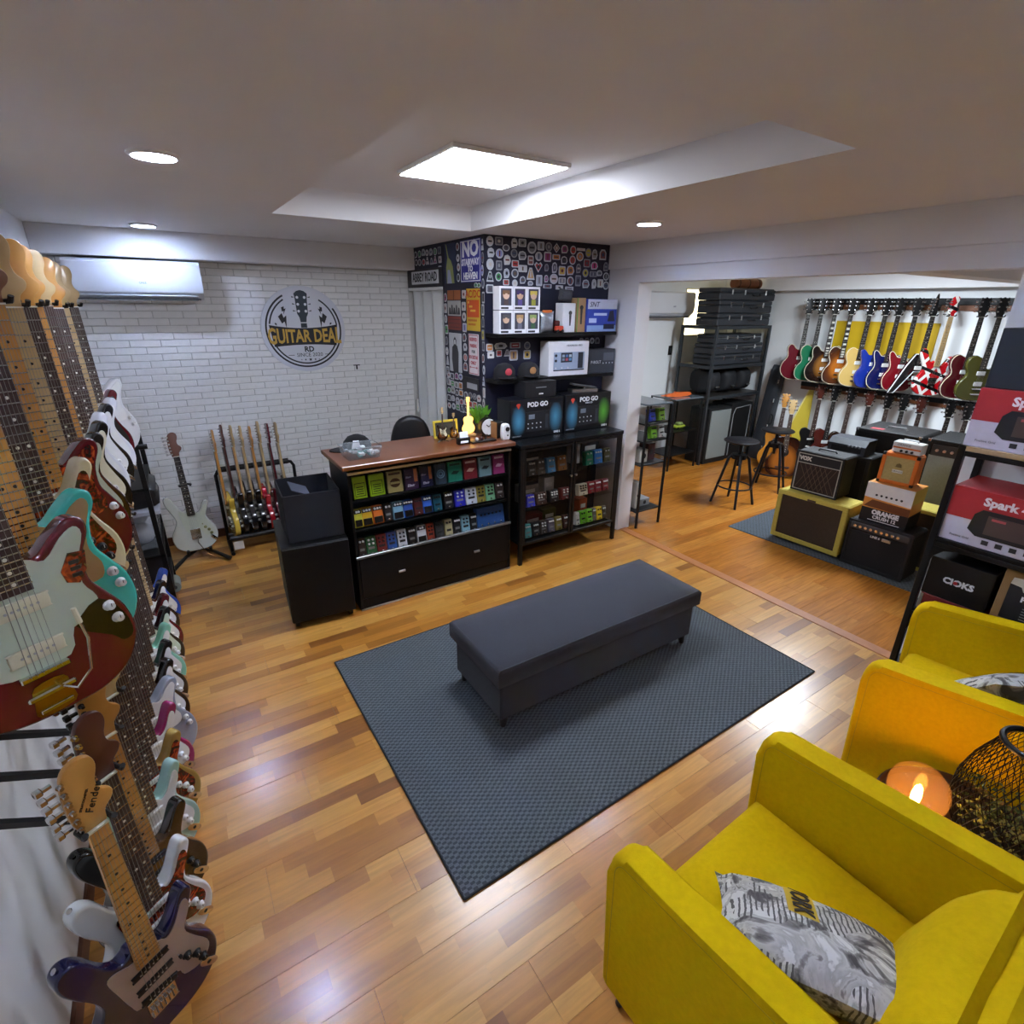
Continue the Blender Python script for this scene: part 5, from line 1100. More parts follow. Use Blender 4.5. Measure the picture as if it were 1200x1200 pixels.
b=MB(); b.prism([(-.07,.29),(-.055,.28),(-.02,.19),(.02,.165),(.05,.12),(.07,.0),(-.06,.0),(-.065,.12),(-.04,.19)],-.0075,-.0058); b.build('printed_figure', flat('8a9252'), s_); b=MB(); b.prism([(-.05,0),(.03,0),(.0,.1),(-.04,.1)],-.0085,-.007); b.build('printed_robe', flat('9aa0b8'), s_)
s_=sign('metal_sign','yellow and orange AC/DC tin sign',3.705,3.915,1.78,2.085,flat('c9a62e',.45))
text('AC/DC',.075,flat('b5401c'),s_,(0,-.0068,.265),bold=.002); MB().box(-.095,.095,-.0068,-.0058,.1,.225).build('printed_panel', flat('c8501e'), s_); [MB().box(-.08+.02*k,-.06+.05*k,-.0076,-.0066,.2-.03*k,.215-.03*k).build('printed_shape', flat('e0b64a'), s_) for k in range(3)]; [MB().box(-.08,.06-.02*k,-.0068,-.0058,.07-.03*k,.085-.03*k).build('printed_shape', flat('b56a1c'), s_) for k in range(2)]
s_=sign('poster','small orange brown photo print above the band photo',4.02,4.245,2.006,2.078,flat('9a5a30',.6),cat='poster'); MB().box(.0,.005,-.0075,-.0058,.0,.07).build('printed_line', flat('3a1f10'), s_)
s_=sign('poster','black and white band photo print on the closet wall',4.02,4.248,1.885,2.0,flat('a8a8a4',.6),cat='poster')
for k in range(5): MB().prism([(-.09+k*.04,.01),(-.05+k*.04,.01),(-.06+k*.04,.06+.02*(k%2)),(-.08+k*.04,.065+.02*(k%2))],-.0075,-.0058).build('printed_figure', flat(['26262a','3a3a3e','1c1c20','4a4a4c','2a2a2e'][k]), s_)
s_=sign('poster','brick red photo print below the band photo',4.02,4.25,1.775,1.88,flat('7a3224',.6),cat='poster')
for k in range(3): MB().box(-.1,.1,-.0072,-.0058,.02+.03*k,.024+.03*k).build('printed_line', flat('3a1410'), s_)
s_=sign('poster','tall black and white portrait print of a guitarist',4.02,4.24,1.437,1.75,flat('b4b6b8',.6),cat='poster')
b=MB(); b.prism([(-.04,.0),(.05,.0),(.06,.16),(.04,.21),(.02,.22),(.025,.26),(.0,.285),(-.025,.26),(-.02,.22),(-.05,.2),(-.06,.1)],-.0075,-.0058); b.build('printed_figure', flat('26262a'), s_); b=MB(); b.prism([(-.012,.225),(.015,.225),(.014,.26),(-.012,.26)],-.0085,-.007); b.build('printed_face', flat('c4c4c4'), s_)
s_=sign('metal_sign','white parking sign with red lettering reading RESERVED PARKING FOR ROCKSTAR ONLY',3.735,3.893,1.445,1.757,flat('d8d2d2',.4),flat('a8545a'))
RDM=flat('a83a44')
for k,(t_,z_) in enumerate((('RESERVED',.27),('PARKING',.222),('FOR',.178),('ROCKSTAR',.135),('ONLY',.092))): text(t_,.036 if k!=2 else .03,RDM if k!=2 else flat('4a4a4e'),s_,(0,-.0068,z_),bold=.0012,sx=.72 if len(t_)>5 else .95)
b=MB(); b.box(-.05,.05,-.0068,-.0058,.055,.06); b.prism([(-.065,.0575),(-.045,.068),(-.045,.047)],-.0068,-.0058); b.prism([(.065,.0575),(.045,.047),(.045,.068)],-.0068,-.0058); b.build('painted_arrow', RDM, s_)
s_=sign('poster','dark amplifier print with grey plate on the closet wall',3.735,4.008,1.318,1.418,flat('1a1b20',.5),cat='poster'); MB().box(-.06,.11,-.0072,-.0058,.01,.055).build('printed_plate', flat('9a9c9e'), s_)
# ---------------------------------------------------------------- round shop sign on the brick wall
sg=thing('round_sign','round white GUITAR DEAL RD shop sign with a guitar headstock on the brick wall','sign',(1.115,YB-.009,1.755)); SB=flat('121319'); SY=YB
b=MB(); b.cyl((0,0,0),(0,-.012,0),.352,n=64); b.build('disc', mat('sign_white','ccced6',.35,var=.02), sg)
def arc(r0,r1,a0,a1,n=28): 
    A=[R(a0+(a1-a0)*i/n) for i in range(n+1)]
    return [(r1*math.cos(a),r1*math.sin(a)) for a in A]+[(r0*math.cos(a),r0*math.sin(a)) for a in A[::-1]]
def pz(pts,name,m=SB,y=-.0122,t=.0015): return MB().prism(pts,y-t,y).build(name,m,sg)
for q in ((.305,.318,-222,42-8),): pass
pz(arc(.303,.317,118,394,60),'painted_ring'); pz(arc(.276,.288,121,170),'painted_ring'); pz(arc(.276,.288,8,59),'painted_ring'); pz(arc(.276,.288,200,340,40),'painted_ring')
def bandpts():
    up=[(x,.012+.35*x*x) for x in [-.285+.57*i/20 for i in range(21)]]; dn=[(x,-.125-.2*(x*x)) for x in [.262-.524*i/20 for i in range(21)]]; return up+dn
pz(bandpts(),'painted_band')
t0=text('GUITAR DEAL',.14,mat('sign_gold','c29a3c',.4,var=.04),sg,(0,-.0144,-.058),bold=.004,sx=.7)
me=t0.data
for v in me.vertices: v.co.y*= 1+4.2*v.co.x*v.co.x
text('RD',.062,SB,sg,(.02,-.0135,-.165),bold=.002); text('SINCE 2020',.045,SB,sg,(.02,-.0135,-.212))
for s_ in (-1,1): pz([(s_*.13-.0+.02,-.213),(s_*.18+.02,-.213),(s_*.18+.02,-.209),(s_*.13+.02,-.209)],'painted_line')
def star(cx,cz,r): return [(cx+(r if k%2==0 else r*.42)*math.sin(PI*k/5),cz+(r if k%2==0 else r*.42)*math.cos(PI*k/5)) for k in range(10)]
for cx,r in ((.02,.016),(-.022,.01),(.062,.01),(-.055,.006),(.095,.006)): pz(star(cx,-.252,r),'painted_star')
HM=flat('1c2c38')
hs=pz([(-.024,.06),(.024,.06),(.03,.1),(.045,.13),(.05,.26),(.055,.29),(.03,.31),(.0,.318),(-.03,.31),(-.055,.29),(-.05,.26),(-.045,.13),(-.03,.1)],'painted_headstock',HM); pz([(-.026,.015),(.026,.015),(.025,.052),(-.025,.052)],'painted_neck',HM)
for k in range(3):
    for s_ in (-1,1):
        zz=.15+k*.055; pz([(s_*.03+.011*math.cos(2*PI*i/14),zz+.011*math.sin(2*PI*i/14)) for i in range(14)],'painted_peg',flat('d4d6dc'),-.0137); pz([(s_*.05,zz),(s_*.062,zz+.004),(s_*.075,zz+.01),(s_*.075,zz-.003),(s_*.062,zz-.001)],'painted_tuner')
BOLT=[(-.3,1),(.5,1),(.2,.35),(.75,.35),(-.6,-1),(-.1,-.1),(-.6,-.1)]
for s_ in (-1,1):
    for cx,cz,k,rr in ((.155,.075,.055,-40),(.15,.155,.03,-20),(.225,.045,.014,-50)):
        ca,sa=math.cos(R(rr)),math.sin(R(rr)); P=[(s_*(cx+k*(x*ca-z_*sa)*1.0),cz+k*(x*sa+z_*ca)) for x,z_ in [(-x,z) for x,z in BOLT]]
        pz(P,'painted_bolt')
ol=thing('cable_hook','small black cable hook on the brick wall beside the round sign','hook',(1.545,YB-.009,1.43)); MB().rbox(-.03,.03,-.012,0,.0,.008,.002).build('bar', BLACKP, ol); MB().rbox(-.006,.006,-.01,0,-.035,.0,.002).build('stem', BLACKP, ol)
# ---------------------------------------------------------------- air conditioners
def aircon(x0,x1,yw,z0,z1,label,d=.19):
    a=thing('air_conditioner',label,'air conditioner',((x0+x1)/2,yw,z0),0,'wall air conditioners'); w=(x1-x0)/2; h=z1-z0
    ACM=mat('white_abs','d9dde2',.25,var=.01)
    prof=[(0,h),(-d*.82,h),(-d*.97,h-.02),(-d,h*.35),(-d*.93,h*.18),(-d*.6,.0),(0,0)]
    V=[(-w,y,z) for y,z in prof]+[(w,y,z) for y,z in prof]; n=len(prof)
    MB().add(V,[list(range(n)),list(range(2*n-1,n-1,-1))]+[(i,i+n,(i+1)%n+n,(i+1)%n) for i in range(n)]).build('casing',ACM,a,ang=30)
    b=MB(); b.X=Matrix.Translation((0,-d*.8,.012))@Matrix.Rotation(R(-32),4,'X'); b.rbox(-w*.9,w*.9,-.03,.035,-.004,.004,.002); b.build('louvre',flat('aeb4bc',.35),a)
    MB().rbox(-w*.94,w*.94,-d*.86,-d*.55,-.003,.006,.001).build('outlet',flat('3a3e44'),a)
    text('GREE',.02,flat('4a5a78'),a,(.03,-d-.0012,h*.42)); return a
aircon(-.43,.38,YB-.009,1.985,2.243,'white wall air conditioner on the brick wall',.2)
aircon(5.13,5.95,5.05,1.845,2.15,'white wall air conditioner in the second room',.2)
# ---------------------------------------------------------------- guitar stand and guitar rack at the brick wall
st=thing('guitar_stand','black tubular guitar stand holding the white guitar by the brick wall','stand',(-.02,4.66,0))
b=MB(); b.tube([(0,.06,.05),(0,.07,.3),(0,.1,.62)],.012,8); b.build('upright', BLACKM, st)
b=MB(); b.tube([(-.035,.02,.625),(-.04,.06,.62),(0,.1,.62),(.04,.06,.62),(.035,.02,.625)],.009,8); b.build('neck_yoke', BLACKP, st)
for sx in (-1,1):
    b=MB(); b.tube([(0,.06,.07),(sx*.1,-.05,.06),(sx*.2,-.16,.018)],[.013,.013,.018],8); b.build('leg', BLACKP, st)
    b=MB(); b.tube([(0,.05,.11),(sx*.07,.02,.09),(sx*.08,-.06,.085),(sx*.08,-.075,.115)],.011,8); b.build('cradle_arm', BLACKP, st)
b=MB(); b.tube([(0,.06,.07),(.0,.2,.018)],.014,8); b.build('leg', BLACKP, st)
gw=guitar('strat','pearl white guitar with brown headstock standing on the tubular stand','guitars by the brick wall',(-.02,4.635,.093),R(6),gloss('c9ccc2'),guard=mat('pearl_plate','c3c8b4',.3,coat=.3,var=.05),board=EBONY,neckm=mat('roasted_maple','6a4334',.4,var=.08),pk='h',pickm=CHROME,knobm=mat('olive_knob','8a8c5a',.4,var=0),rot=(R(-9),0,R(8)))
place(small('arm'),'vibrato_arm',[CHROME,CHROME],gw,(.03,-.022,BR),(0,R(150),0))
gr=thing('guitar_rack','black padded floor rack holding eight guitars by the brick wall','rack',(.21,4.62,0))
RW=.62
b=MB(); b.tube([(0,.25,.02),(0,.25,.35),(0,.25,.62),(.02,.25,.655),(.06,.25,.665),(RW-.06,.25,.665),(RW-.02,.25,.655),(RW,.25,.62),(RW,.25,.35),(RW,.25,.02)],.014,8); b.build('back_frame', BLACKM, gr)
b=MB(); b.tube([(.04,.25,.665),(RW-.04,.25,.665)],.024,10); b.build('neck_pad', BLACKP, gr)
b=MB(); b.tube([(.0,-.02,.141),(RW,-.02,.141)],.022,10); b.build('body_pad', BLACKP, gr); b=MB(); b.tube([(.0,.17,.1),(RW,.17,.1)],.022,10); b.build('body_pad', BLACKP, gr)
for x in (0,RW):
    b=MB(); b.tube([(x,.25,.02),(x,.0,.02),(x,-.06,.02)],.016,8); b.tube([(x,-.02,.02),(x,-.02,.141)],.012,8); b.build('foot', BLACKM, gr)
MB().rbox(.015,.09,-.055,-.043,.05,.12,.002).build('paper_tag', flat('c6c4c2',.7), gr)
GRK='guitars standing in the floor rack'
RG=[('tele','butter yellow single cut guitar in the floor rack',gloss('c9a83a'),MAPLE,'f',MAPLE),('double','black guitar with brown neck beside the butter yellow one in the floor rack',gloss('111114'),ROSE,'f',MAHOG),('strat','black guitar with a pale maple neck in the floor rack',gloss('16161a'),MAPLE,'f',MAPLEB),('strat','black cream bound guitar standing next to the bright red one',gloss('0e0e12'),MAPLEB,'f',MAPLEB),('lesp','bright red guitar in the floor rack',gloss('a01622'),MAPLE,'f',MAPLE),('double','burgundy guitar with maple neck in the floor rack',gloss('4a0f1a'),MAPLEB,'f',MAPLEB),('lesp','dark wine guitar with a red neck in the floor rack',gloss('3a0a14'),MAHOG,'g',gloss('5a0d1c')),('strat','walnut guitar at the end of the floor rack',gloss('3a2216'),MAPLEB,'f',MAPLEB)]
for i,(k,lb,bm,fbm,hd,nm) in enumerate(RG):
    g=guitar(k,lb,GRK,(.265+i*.069,4.70-.006*(i%3),.125),0,bm,guard=None,board=fbm,neckm=nm,head=hd,detail=1,rot=(0,0,0),pk='hh' if k in('lesp','double') else None,scale=.98)
    g.matrix_world=Matrix.Translation((.265+i*.069,4.70,.127))@Matrix.Rotation(R(-12),4,'X')@Matrix.Rotation(R(-84),4,'Z')@Matrix.Scale(.94+.012*((i*3)%4),4)
# ---------------------------------------------------------------- storage rack behind the hanging guitars
sr=thing('storage_rack','black metal storage rack standing between the hanging guitars and the brick wall','rack',(-.52,3.78,0))
for x in (0,.3):
    for y in (0,.62): MB().rbox(x-.014,x+.014,y-.014,y+.014,0,1.18 if x else 1.18,.002).build('post', BLACKM, sr)
for z_ in (.18,.46,.905): MB().rbox(-.014,.314,-.014,.634,z_-.02,z_,.003).build('shelf', BLACK, sr)
b=MB(); b.tube([(.3,0,1.16),(.36,0,1.16)],.016,8); b.build('rail_end', BLACKP, sr); b=MB(); b.tube([(.3,0,1.16),(.3,.62,1.16)],.012,8); b.build('top_rail', BLACKM, sr)
cbx=thing('hard_case','small black hard case on the storage rack','case',(-.34,4.1,.74)); b=MB(); b.rprism(smooth_outline([(-.14,.0),(.14,.0),(.155,.06),(.13,.122),(-.13,.122),(-.155,.06)],3),-.2,.2,.02); b.build('shell', BLACKP, cbx); MB().rbox(.152,.165,-.06,.06,.06,.075,.003).build('handle', STEEL, cbx)
cbx.rotation_euler=(0,0,0)
tb=thing('storage_tub','clear plastic storage tub with white contents on the storage rack','tub',(-.35,4.1,.4605))
V=[(-.13,-.2,0),(.13,-.2,0),(.13,.2,0),(-.13,.2,0),(-.16,-.24,.24),(.16,-.24,.24),(.16,.24,.24),(-.16,.24,.24)]
MB().add(V,[(0,3,2,1),(0,1,5,4),(1,2,6,5),(2,3,7,6),(3,0,4,7)]).build('tub_shell', PLASTIC_CLEAR, tb); MB().rbox(-.17,.17,-.25,.25,.24,.272,.006).build('lid', mat('frosted_lid','b8bcc8',.4,var=.03), tb)
b=MB()
for q in ((.04,-.1,.08,.07),(-.04,.05,.08,.08),(.05,.1,.07,.06),(-.05,-.08,.16,.05),(.03,.0,.17,.055)): b.ball((q[0],q[1],q[2]),q[3],10)
o=b.build('contents', flat('c9cad2',.7), tb); o['kind']='stuff'
db=thing('dark_crate','dark crate on the low shelf of the storage rack','crate',(-.36,4.1,.1805)); MB().rbox(-.13,.13,-.24,.24,0,.24,.004).build('crate', flat('15171e'), db); MB().rbox(-.13,.131,-.2,.2,.17,.2,.002).build('lip', flat('22252e'), db)
rl=thing('paper_roll','grey roll lying on the floor beside the storage rack','roll',(-.22,4.2,.0405)); b=MB(); b.cyl((0,-.07,0),(0,.07,0),.04,n=20); b.build('roll', flat('7c8078',.7), rl); b=MB(); b.cyl((0,-.0715,0),(0,.0715,0),.015,n=12); b.build('core', flat('3a3a38'), rl)
# ---------------------------------------------------------------- black box rack at the partition
rk=thing('shelf_rack','black metal shelf rack of product boxes against the partition wall','rack',(3.0,-.32,0))
RD_,RL=.31,1.18
for x in (.012,RD_-.012):
    for y in (.012,RL-.012): MB().rbox(x-.014,x+.014,y-.014,y+.014,0,1.395,.002).build('post', BLACKM, rk)
SHZ=(.2,.555,.945,1.395)
for i,z_ in enumerate(SHZ):
    MB().rbox(.0,RD_,.0,RL,z_-.022,z_,.002).build('shelf', BLACK if i!=3 else mat('birch_board','a8916c',.5,var=.1), rk)
    for x in (-.004,RD_-.012): MB().rbox(x,x+.016,.026,RL-.026,z_-.045,z_-.0225,.002).build('shelf_rail', BLACKM, rk)
def gusset(z_,y,s_):
    b=MB(); pts=[(0,0),(0,-.09),(.012,-.05),(.045,-.015),(.09,0)]
    b.add([(-.002,y+s_*p,z_+q) for p,q in pts]+[(.004,y+s_*p,z_+q) for p,q in pts],[(0,1,2,3,4),(9,8,7,6,5)]+[(i,i+5,(i+1)%5+5,(i+1)%5) for i in range(5)]); b.build('corner_brace', BLACKM, rk)
for z_ in SHZ[:3]: gusset(z_-.045,RL-.026,-1)
# boxes: local frame faces -x, length along y
def wbox(name,label,y0,y1,z0,h,d,m,group=None,x=3.012):
    c_=thing(name,label,'box',(x,(y0+y1)/2,z0),-PI/2,group); w=(y1-y0)/2
    MB().rbox(-w,w,0,d,0,h,.003).build('carton',m,c_); return c_,w
REDB=flat('9c2226',.45); LILAC=flat('c6c4d4',.5)
def spark(y0,y1,z0,h,label):
    c_,w=wbox('amplifier_box',label,y0,y1,z0,h,.28,LILAC,'red and white amplifier boxes')
    MB().box(-w+.001,w-.001,-.001,.0005,h*.46,h-.001).build('printed_red_band', REDB, c_); MB().box(-w+.001,w-.001,.0,.278,h-.0005,h+.0008).build('printed_top', REDB, c_)
    text('Spark 40',.052,WT,c_,(-w+.215,-.0015,h*.82),bold=.0022); 
    a=MB(); a.prism([(-w+0.095,h*.3),(-w+0.105,h*.58),(-w+0.130,h*.68),(-w+0.390,h*.68),(-w+0.410,h*.6),(-w+0.410,h*.28),(-w+0.390,h*.2),(-w+0.130,h*.2)],-.003,-.001); av=a.build('printed_amplifier', flat('15161a'), c_)
    MB().box(-w+0.155,w-.005 if w<.2 else -w+0.380,-.0045,-.003,h*.27,h*.6).build('printed_grille', flat('4a3a36'), av); MB().box(-w+0.170,-w+0.220,-.0055,-.0045,h*.53,h*.57).build('printed_badge', flat('b05050'), av)
    for k in range(6): MB().box(-w+.16+k*.05,-w+.185+k*.05,-.0018,0,h*.08,h*.16).build('printed_icon', flat('25262c'), c_)
    text('Positive Grid',.014,flat('5a5a66'),c_,(-w+.075,-.0012,h*.12))
    return c_
spark(.37,.832,.9455,.265,'red and white amplifier box on the second shelf of the black rack')
spark(.38,.855,1.3955,.258,'red and white amplifier box on the wooden top shelf of the black rack')
c_,w=wbox('product_box','tall plain dark box standing on the topmost amplifier box',.38,.845,1.6558,.245,.28,flat('1b1f26',.45)); 
b=MB(); 
for q in ((-.07,.2,.19,.194),(-.07,-.066,.03,.19),(-.07,.2,.03,.034)): b.box(q[0],q[1],-.0012,0,q[2],q[3])
b.build('printed_outline', flat('4a5058'), c_)
for q in ((-.04,.06),(.05,.06),(.05,.11)): MB().cyl((q[0],-.0008,q[1]),(q[0],-.002,q[1]),.011,n=14).build('printed_knob', flat('4a5058'), c_)
c_,w=wbox('product_box','black box lettered CIOKS lying on the red rack unit',.575,.83,.6445,.2,.22,flat('0c0c0f',.4)); text('CIOKS',.042,WT,c_,(.005,-.0015,.1),bold=.002); b=MB(); b.cyl((-.006,-.0008,.1),(-.006,-.0032,.1),.009,n=12); b.build('printed_dot', flat('b02a30'), c_)
c_,w=wbox('rack_unit','dark red rack unit with knobs under the black lettered box',.46,.825,.5555,.0885,.27,flat('6a1a22',.4)); c_['category']='rack unit'
for k in range(5): b=MB(); b.cyl((-.08+k*.05,-.012,.045),(-.08+k*.05,0,.045),.011,n=12); b.build('knob', BLACKP, c_)
MB().rbox(-w-.001,-w+.012,-.004,0,.004,.084,.001).build('rack_ear', STEEL, c_)
c_,w=wbox('pedal_crate','brown box with a torn black PEDAL POWER label beside the black lettered box',.2,.555,.6445,.255,.22,flat('8a6a42',.6)); MB().box(-w+.03,w-.01,-.0015,0,.02,.2).build('printed_label', flat('17171a'), c_); text('PEDAL POWER 2',.034,WT,c_,(.03,-.0025,.13),bold=.0015)
for k in range(5): MB().box(-.08,.1,-.0022,-.0014,.035+k*.013,.039+k*.013).build('printed_line', flat('8a8a8a'), c_)
b=MB(); b.prism([(-w+.035,.22),(-w+.085,.225),(-w+.09,.2),(-w+.14,.195),(-w+.13,.15),(-w+.08,.165),(-w+.07,.185),(-w+.03,.19)],-.0028,-.0012); b.build('torn_tape', flat('c9c4b8',.7), c_)
c_,w=wbox('equipment_case','black equipment case on the bottom shelf of the black rack',.35,.75,.2005,.28,.26,flat('101114',.5)); MB().rbox(-.06,.06,-.02,0,.15,.17,.004).build('handle', BLACKP, c_)
# ---------------------------------------------------------------- second room
r2=thing('area_rug','dark grey rug under the amplifiers in the second room','rug',(5.35,1.98,0),R(3)); MB().rbox(-1.0,1.0,-.86,.86,.001,.007,.003).build('pile', weave('slate_rug','4e5963','353f48',40), r2)
TW=mat('yellow_tweed','b5a648',.75,var=.12,scale=50,bump=.3,bscale=300); GRB=mat('brown_grille','332618',.85,var=.2,scale=90,bump=.4,bscale=400)
def amp(name,label,xf,yc,z0,w,h,d,cov,grille,rz=0,group=None,margin=.03,topstrip=0,cat='amplifier',casters=False):
    a=thing(name,label,cat,(xf,yc,z0),-PI/2+rz,group); f=.03 if casters else 0
    MB().rbox(-w/2,w/2,.012,d,f,h,.012).build('cabinet',cov,a)
    b=MB()
    for q in ((-w/2,w/2,f,f+margin),(-w/2,w/2,h-margin,h),(-w/2,-w/2+margin,f+margin,h-margin),(w/2-margin,w/2,f+margin,h-margin)): b.rbox(q[0],q[1],0,.013,q[2],q[3],.003)
    b.build('front_frame',cov,a)
    MB().box(-w/2+margin,w/2-margin,.006,.0118,f+margin,h-margin-topstrip).build('grille_cloth',grille,a)
    if casters:
        for sx in (-1,1):
            for y in (.05,d-.04): c=MB(); c.cyl((sx*(w/2-.05)-.01,y,.015),(sx*(w/2-.05)+.01,y,.015),.015,n=12); c.box(sx*(w/2-.05)-.012,sx*(w/2-.05)+.012,y-.01,y+.01,.02,f+.002); c.build('caster',BLACKP,a)
    return a
def strap(a,w,y,z,m=BLACKP):
    b=MB(); b.tube([(-w,y,z),(-w*.85,y,z+.016),(w*.85,y,z+.016),(w,y,z)],.007,6); b.build('handle',m,a)
def corners(a,w,h,d,m=CHROME,s=.022):
    for sx in (-1,1):
        for z in (0,h-s): MB().rbox(sx*(w/2)-(s if sx>0 else .002),sx*(w/2)+(s if sx<0 else .002),-.002,s,z+(0 if z else .0),z+s+(.002 if z else 0),.003).build('corner_cap',m,a)
RZ0=.0075
a=amp('speaker_cabinet','yellow tweed speaker cabinet with brown grille on casters','4' and 4.42,2.13,RZ0,.585,.47,.28,TW,GRB,R(2),casters=True,margin=.04); MB().rbox(-.035,.035,-.002,.004,.43,.448,.002).build('badge',flat('3a2a1a'),a)
a=amp('guitar_amplifier','black amplifier with brown diamond grille standing on the yellow tweed cabinet',4.5,2.18,RZ0+.4715,.385,.355,.25,TOLEX,mat('diamond_grille','2a1c14',.8,var=.35,scale=45),R(3),topstrip=.085,margin=.018)
b=MB()
for q in ((-.176,.176,.252,.257),(-.176,.176,.33,.336),(-.176,-.17,.018,.336),(.17,.176,.018,.336),(-.176,.176,.016,.021)): b.box(q[0],q[1],-.0015,.008,q[2],q[3])
b.build('white_piping',flat('b8b4a8'),a); MB().box(-.17,.17,.004,.0117,.257,.33).build('upper_panel',flat('17181a'),a); text('VOX',.045,flat('d8d4cc'),a,(-.115,.002,.293),bold=.003); strap(a,.075,.12,.356)
b=MB()
for i in range(9):
    for s_ in (-1,1):
        x=-.16+i*.04; x2=x+s_*.11
        if -.17<x2<.17: b.cyl((x,.0055,.03),(x2,.0055,.245),.0016,n=4)
b.build('diamond_lines',flat('6a5238'),a)
a=amp('guitar_amplifier','black modelling amplifier with a silver control panel beside the tweed cabinet',4.46,1.595,RZ0,.455,.39,.27,TOLEX,mat('black_grille','0c0c0d',.8,var=.2,scale=90),R(2),margin=.025,topstrip=.07)
MB().rbox(-.205,.205,-.006,.0118,.318,.372,.004).build('control_panel',mat('grey_panel','4a4c50',.35,metal=.5,var=.05),a)
for k in range(9): c=MB(); c.cyl((-.17+k*.038,-.006,.345),(-.17+k*.038,-.018,.345),.011,n=10); c.build('knob',CHROME,a)
MB().rbox(.03,.09,-.004,.01,.275,.297,.002).build('badge',STEEL,a); text('LINE 6',.024,flat('c8c8c8'),a,(-.02,.004,.286),bold=.001)
amp('tweed_amplifier','yellow tweed amplifier standing behind the black modelling amplifier',4.80,1.50,RZ0,.5,.5,.24,TW,GRB,R(2),cat='amplifier')
# orange boxes
OR=flat('c9671c',.5)
c_=thing('amplifier_box','orange white and black amplifier carton lettered ORANGE CRUSH 12','box',(4.5,1.615,RZ0+.3915),-PI/2+R(3)); MB().rbox(-.16,.16,0,.25,0,.315,.003).build('carton',flat('d08a3a',.5),c_)
MB().box(-.16,.16,-.0015,0,.0,.11).build('printed_black_band',flat('101012'),c_); MB().prism([(-.16,.195),(.16,.18),(.16,.315),(-.16,.315)],-.0015,0).build('printed_white_band',flat('d8d6d2'),c_); MB().prism([(-.15,.12),(.16,.11),(.16,.17),(-.1,.18)],-.002,0).build('printed_brown_shape',flat('6a3a1a'),c_)  # carton front: black band, white band, dark brown slanted shape between them
text('ORANGE',.05,WT,c_,(.01,-.0022,.082),bold=.003,sx=.9); text('CRUSH 12',.036,WT,c_,(.01,-.0022,.043),bold=.0012); MB().box(-.1,.12,-.0022,-.0014,.015,.02).build('printed_line',WT,c_)
for k in range(6): c=MB(); c.cyl((-.08+k*.034,-.0016,.222),(-.08+k*.034,-.003,.222),.009,n=10); c.build('printed_knob',flat('1a1a1c'),c_)
MB().box(.16,.1612,.0,.25,.0,.11).build('printed_black_side',flat('17171a'),c_); MB().box(.16,.1612,.0,.25,.2,.315).build('printed_yellow_side',flat('c9a84a'),c_)
a=amp('mini_amplifier','small orange amplifier with beige grille stacked on the orange carton',4.56,1.63,RZ0+.7075,.24,.235,.15,mat('orange_vinyl','d8701e',.5,var=.05),mat('beige_grille','a8935a',.8,var=.15,scale=80),R(5),margin=.026); corners(a,.24,.235,.15,BLACKP); MB().rbox(-.035,.035,.002,.007,.09,.115,.002).build('badge',flat('d8d4c8'),a); text('ORANGE',.016,flat('2a2a2a'),a,(0,.0015,.102)); MB().prism([(-.02,.135),(.02,.135),(.016,.158),(0,.165),(-.016,.158)],.003,.0065).build('crest',flat('6a5a2a'),a)
h_=thing('valve_amplifier','small white valve amplifier head on top of the orange amplifier','amplifier',(4.575,1.615,RZ0+.944),-PI/2+R(2)); MB().rbox(-.095,.095,0,.1,.008,.088,.005).build('chassis',flat('d6d6d2',.4),h_); MB().box(-.09,.09,-.0012,0,.04,.052).build('orange_stripe',OR,h_); text('ORANGE',.022,flat('4a4a4a'),h_,(-.02,-.0015,.068))
for k in range(3): c=MB(); c.cyl((-.03+k*.035,0,.024),(-.03+k*.035,-.01,.024),.009,n=10); c.build('knob',BLACKP,h_)
for x in (-.08,.08): c=MB(); c.cyl((x,.03,0),(x,.03,.008),.008,n=8); c.build('foot',BLACKP,h_)
b=MB(); b.tube([(-.05,.05,.088),(-.045,.05,.104),(.045,.05,.104),(.05,.05,.088)],.005,6); b.build('handle',STEEL,h_)
# black amplifiers behind
SILV=mat('silver_grille','8d9490',.7,var=.1,scale=90)
a=amp('guitar_amplifier','black amplifier with rugged sides under the wedge monitor',4.84,2.16,RZ0,.44,.79,.3,TOLEX,mat('black_grille'),R(4)); corners(a,.44,.79,.3,BLACKP)
m_=thing('wedge_monitor','black wedge shaped monitor amplifier behind the diamond grille amplifier','amplifier',(4.86,2.16,RZ0+.7915),-PI/2+R(4)); b=MB(); b.add([(-.15,0,0),(.15,0,0),(.15,.22,0),(-.15,.22,0),(-.15,.0,.075),(.15,.0,.075),(.15,.05,.12),(-.15,.05,.12),(.15,.22,.12),(-.15,.22,.12)],[(0,3,2,1),(0,1,5,4),(4,5,6,7),(7,6,8,9),(1,2,8,6,5),(3,0,4,7,9),(2,3,9,8)]); b.build('shell',mat('grey_vinyl','2b2f36',.5,var=.1),m_); MB().box(-.12,.12,-.002,0,.015,.06).build('front_mesh',mat('black_grille'),m_)
for k in range(4): c=MB(); c.cyl((.02+k*.028,0,.068),(.02+k*.028,-.01,.068),.008,n=8); c.build('knob',STEEL,m_)
a=amp('guitar_amplifier','tall black amplifier with chrome corners behind the small orange stack',5.18,2.0,RZ0,.5,.97,.5,TOLEX,mat('black_grille'),R(4)); corners(a,.5,.97,.3); strap(a,.08,.2,.971,STEEL); MB().rbox(-.16,-.06,.05,.12,.97,.973,.001).build('red_sticker',flat('a03a40'),a)
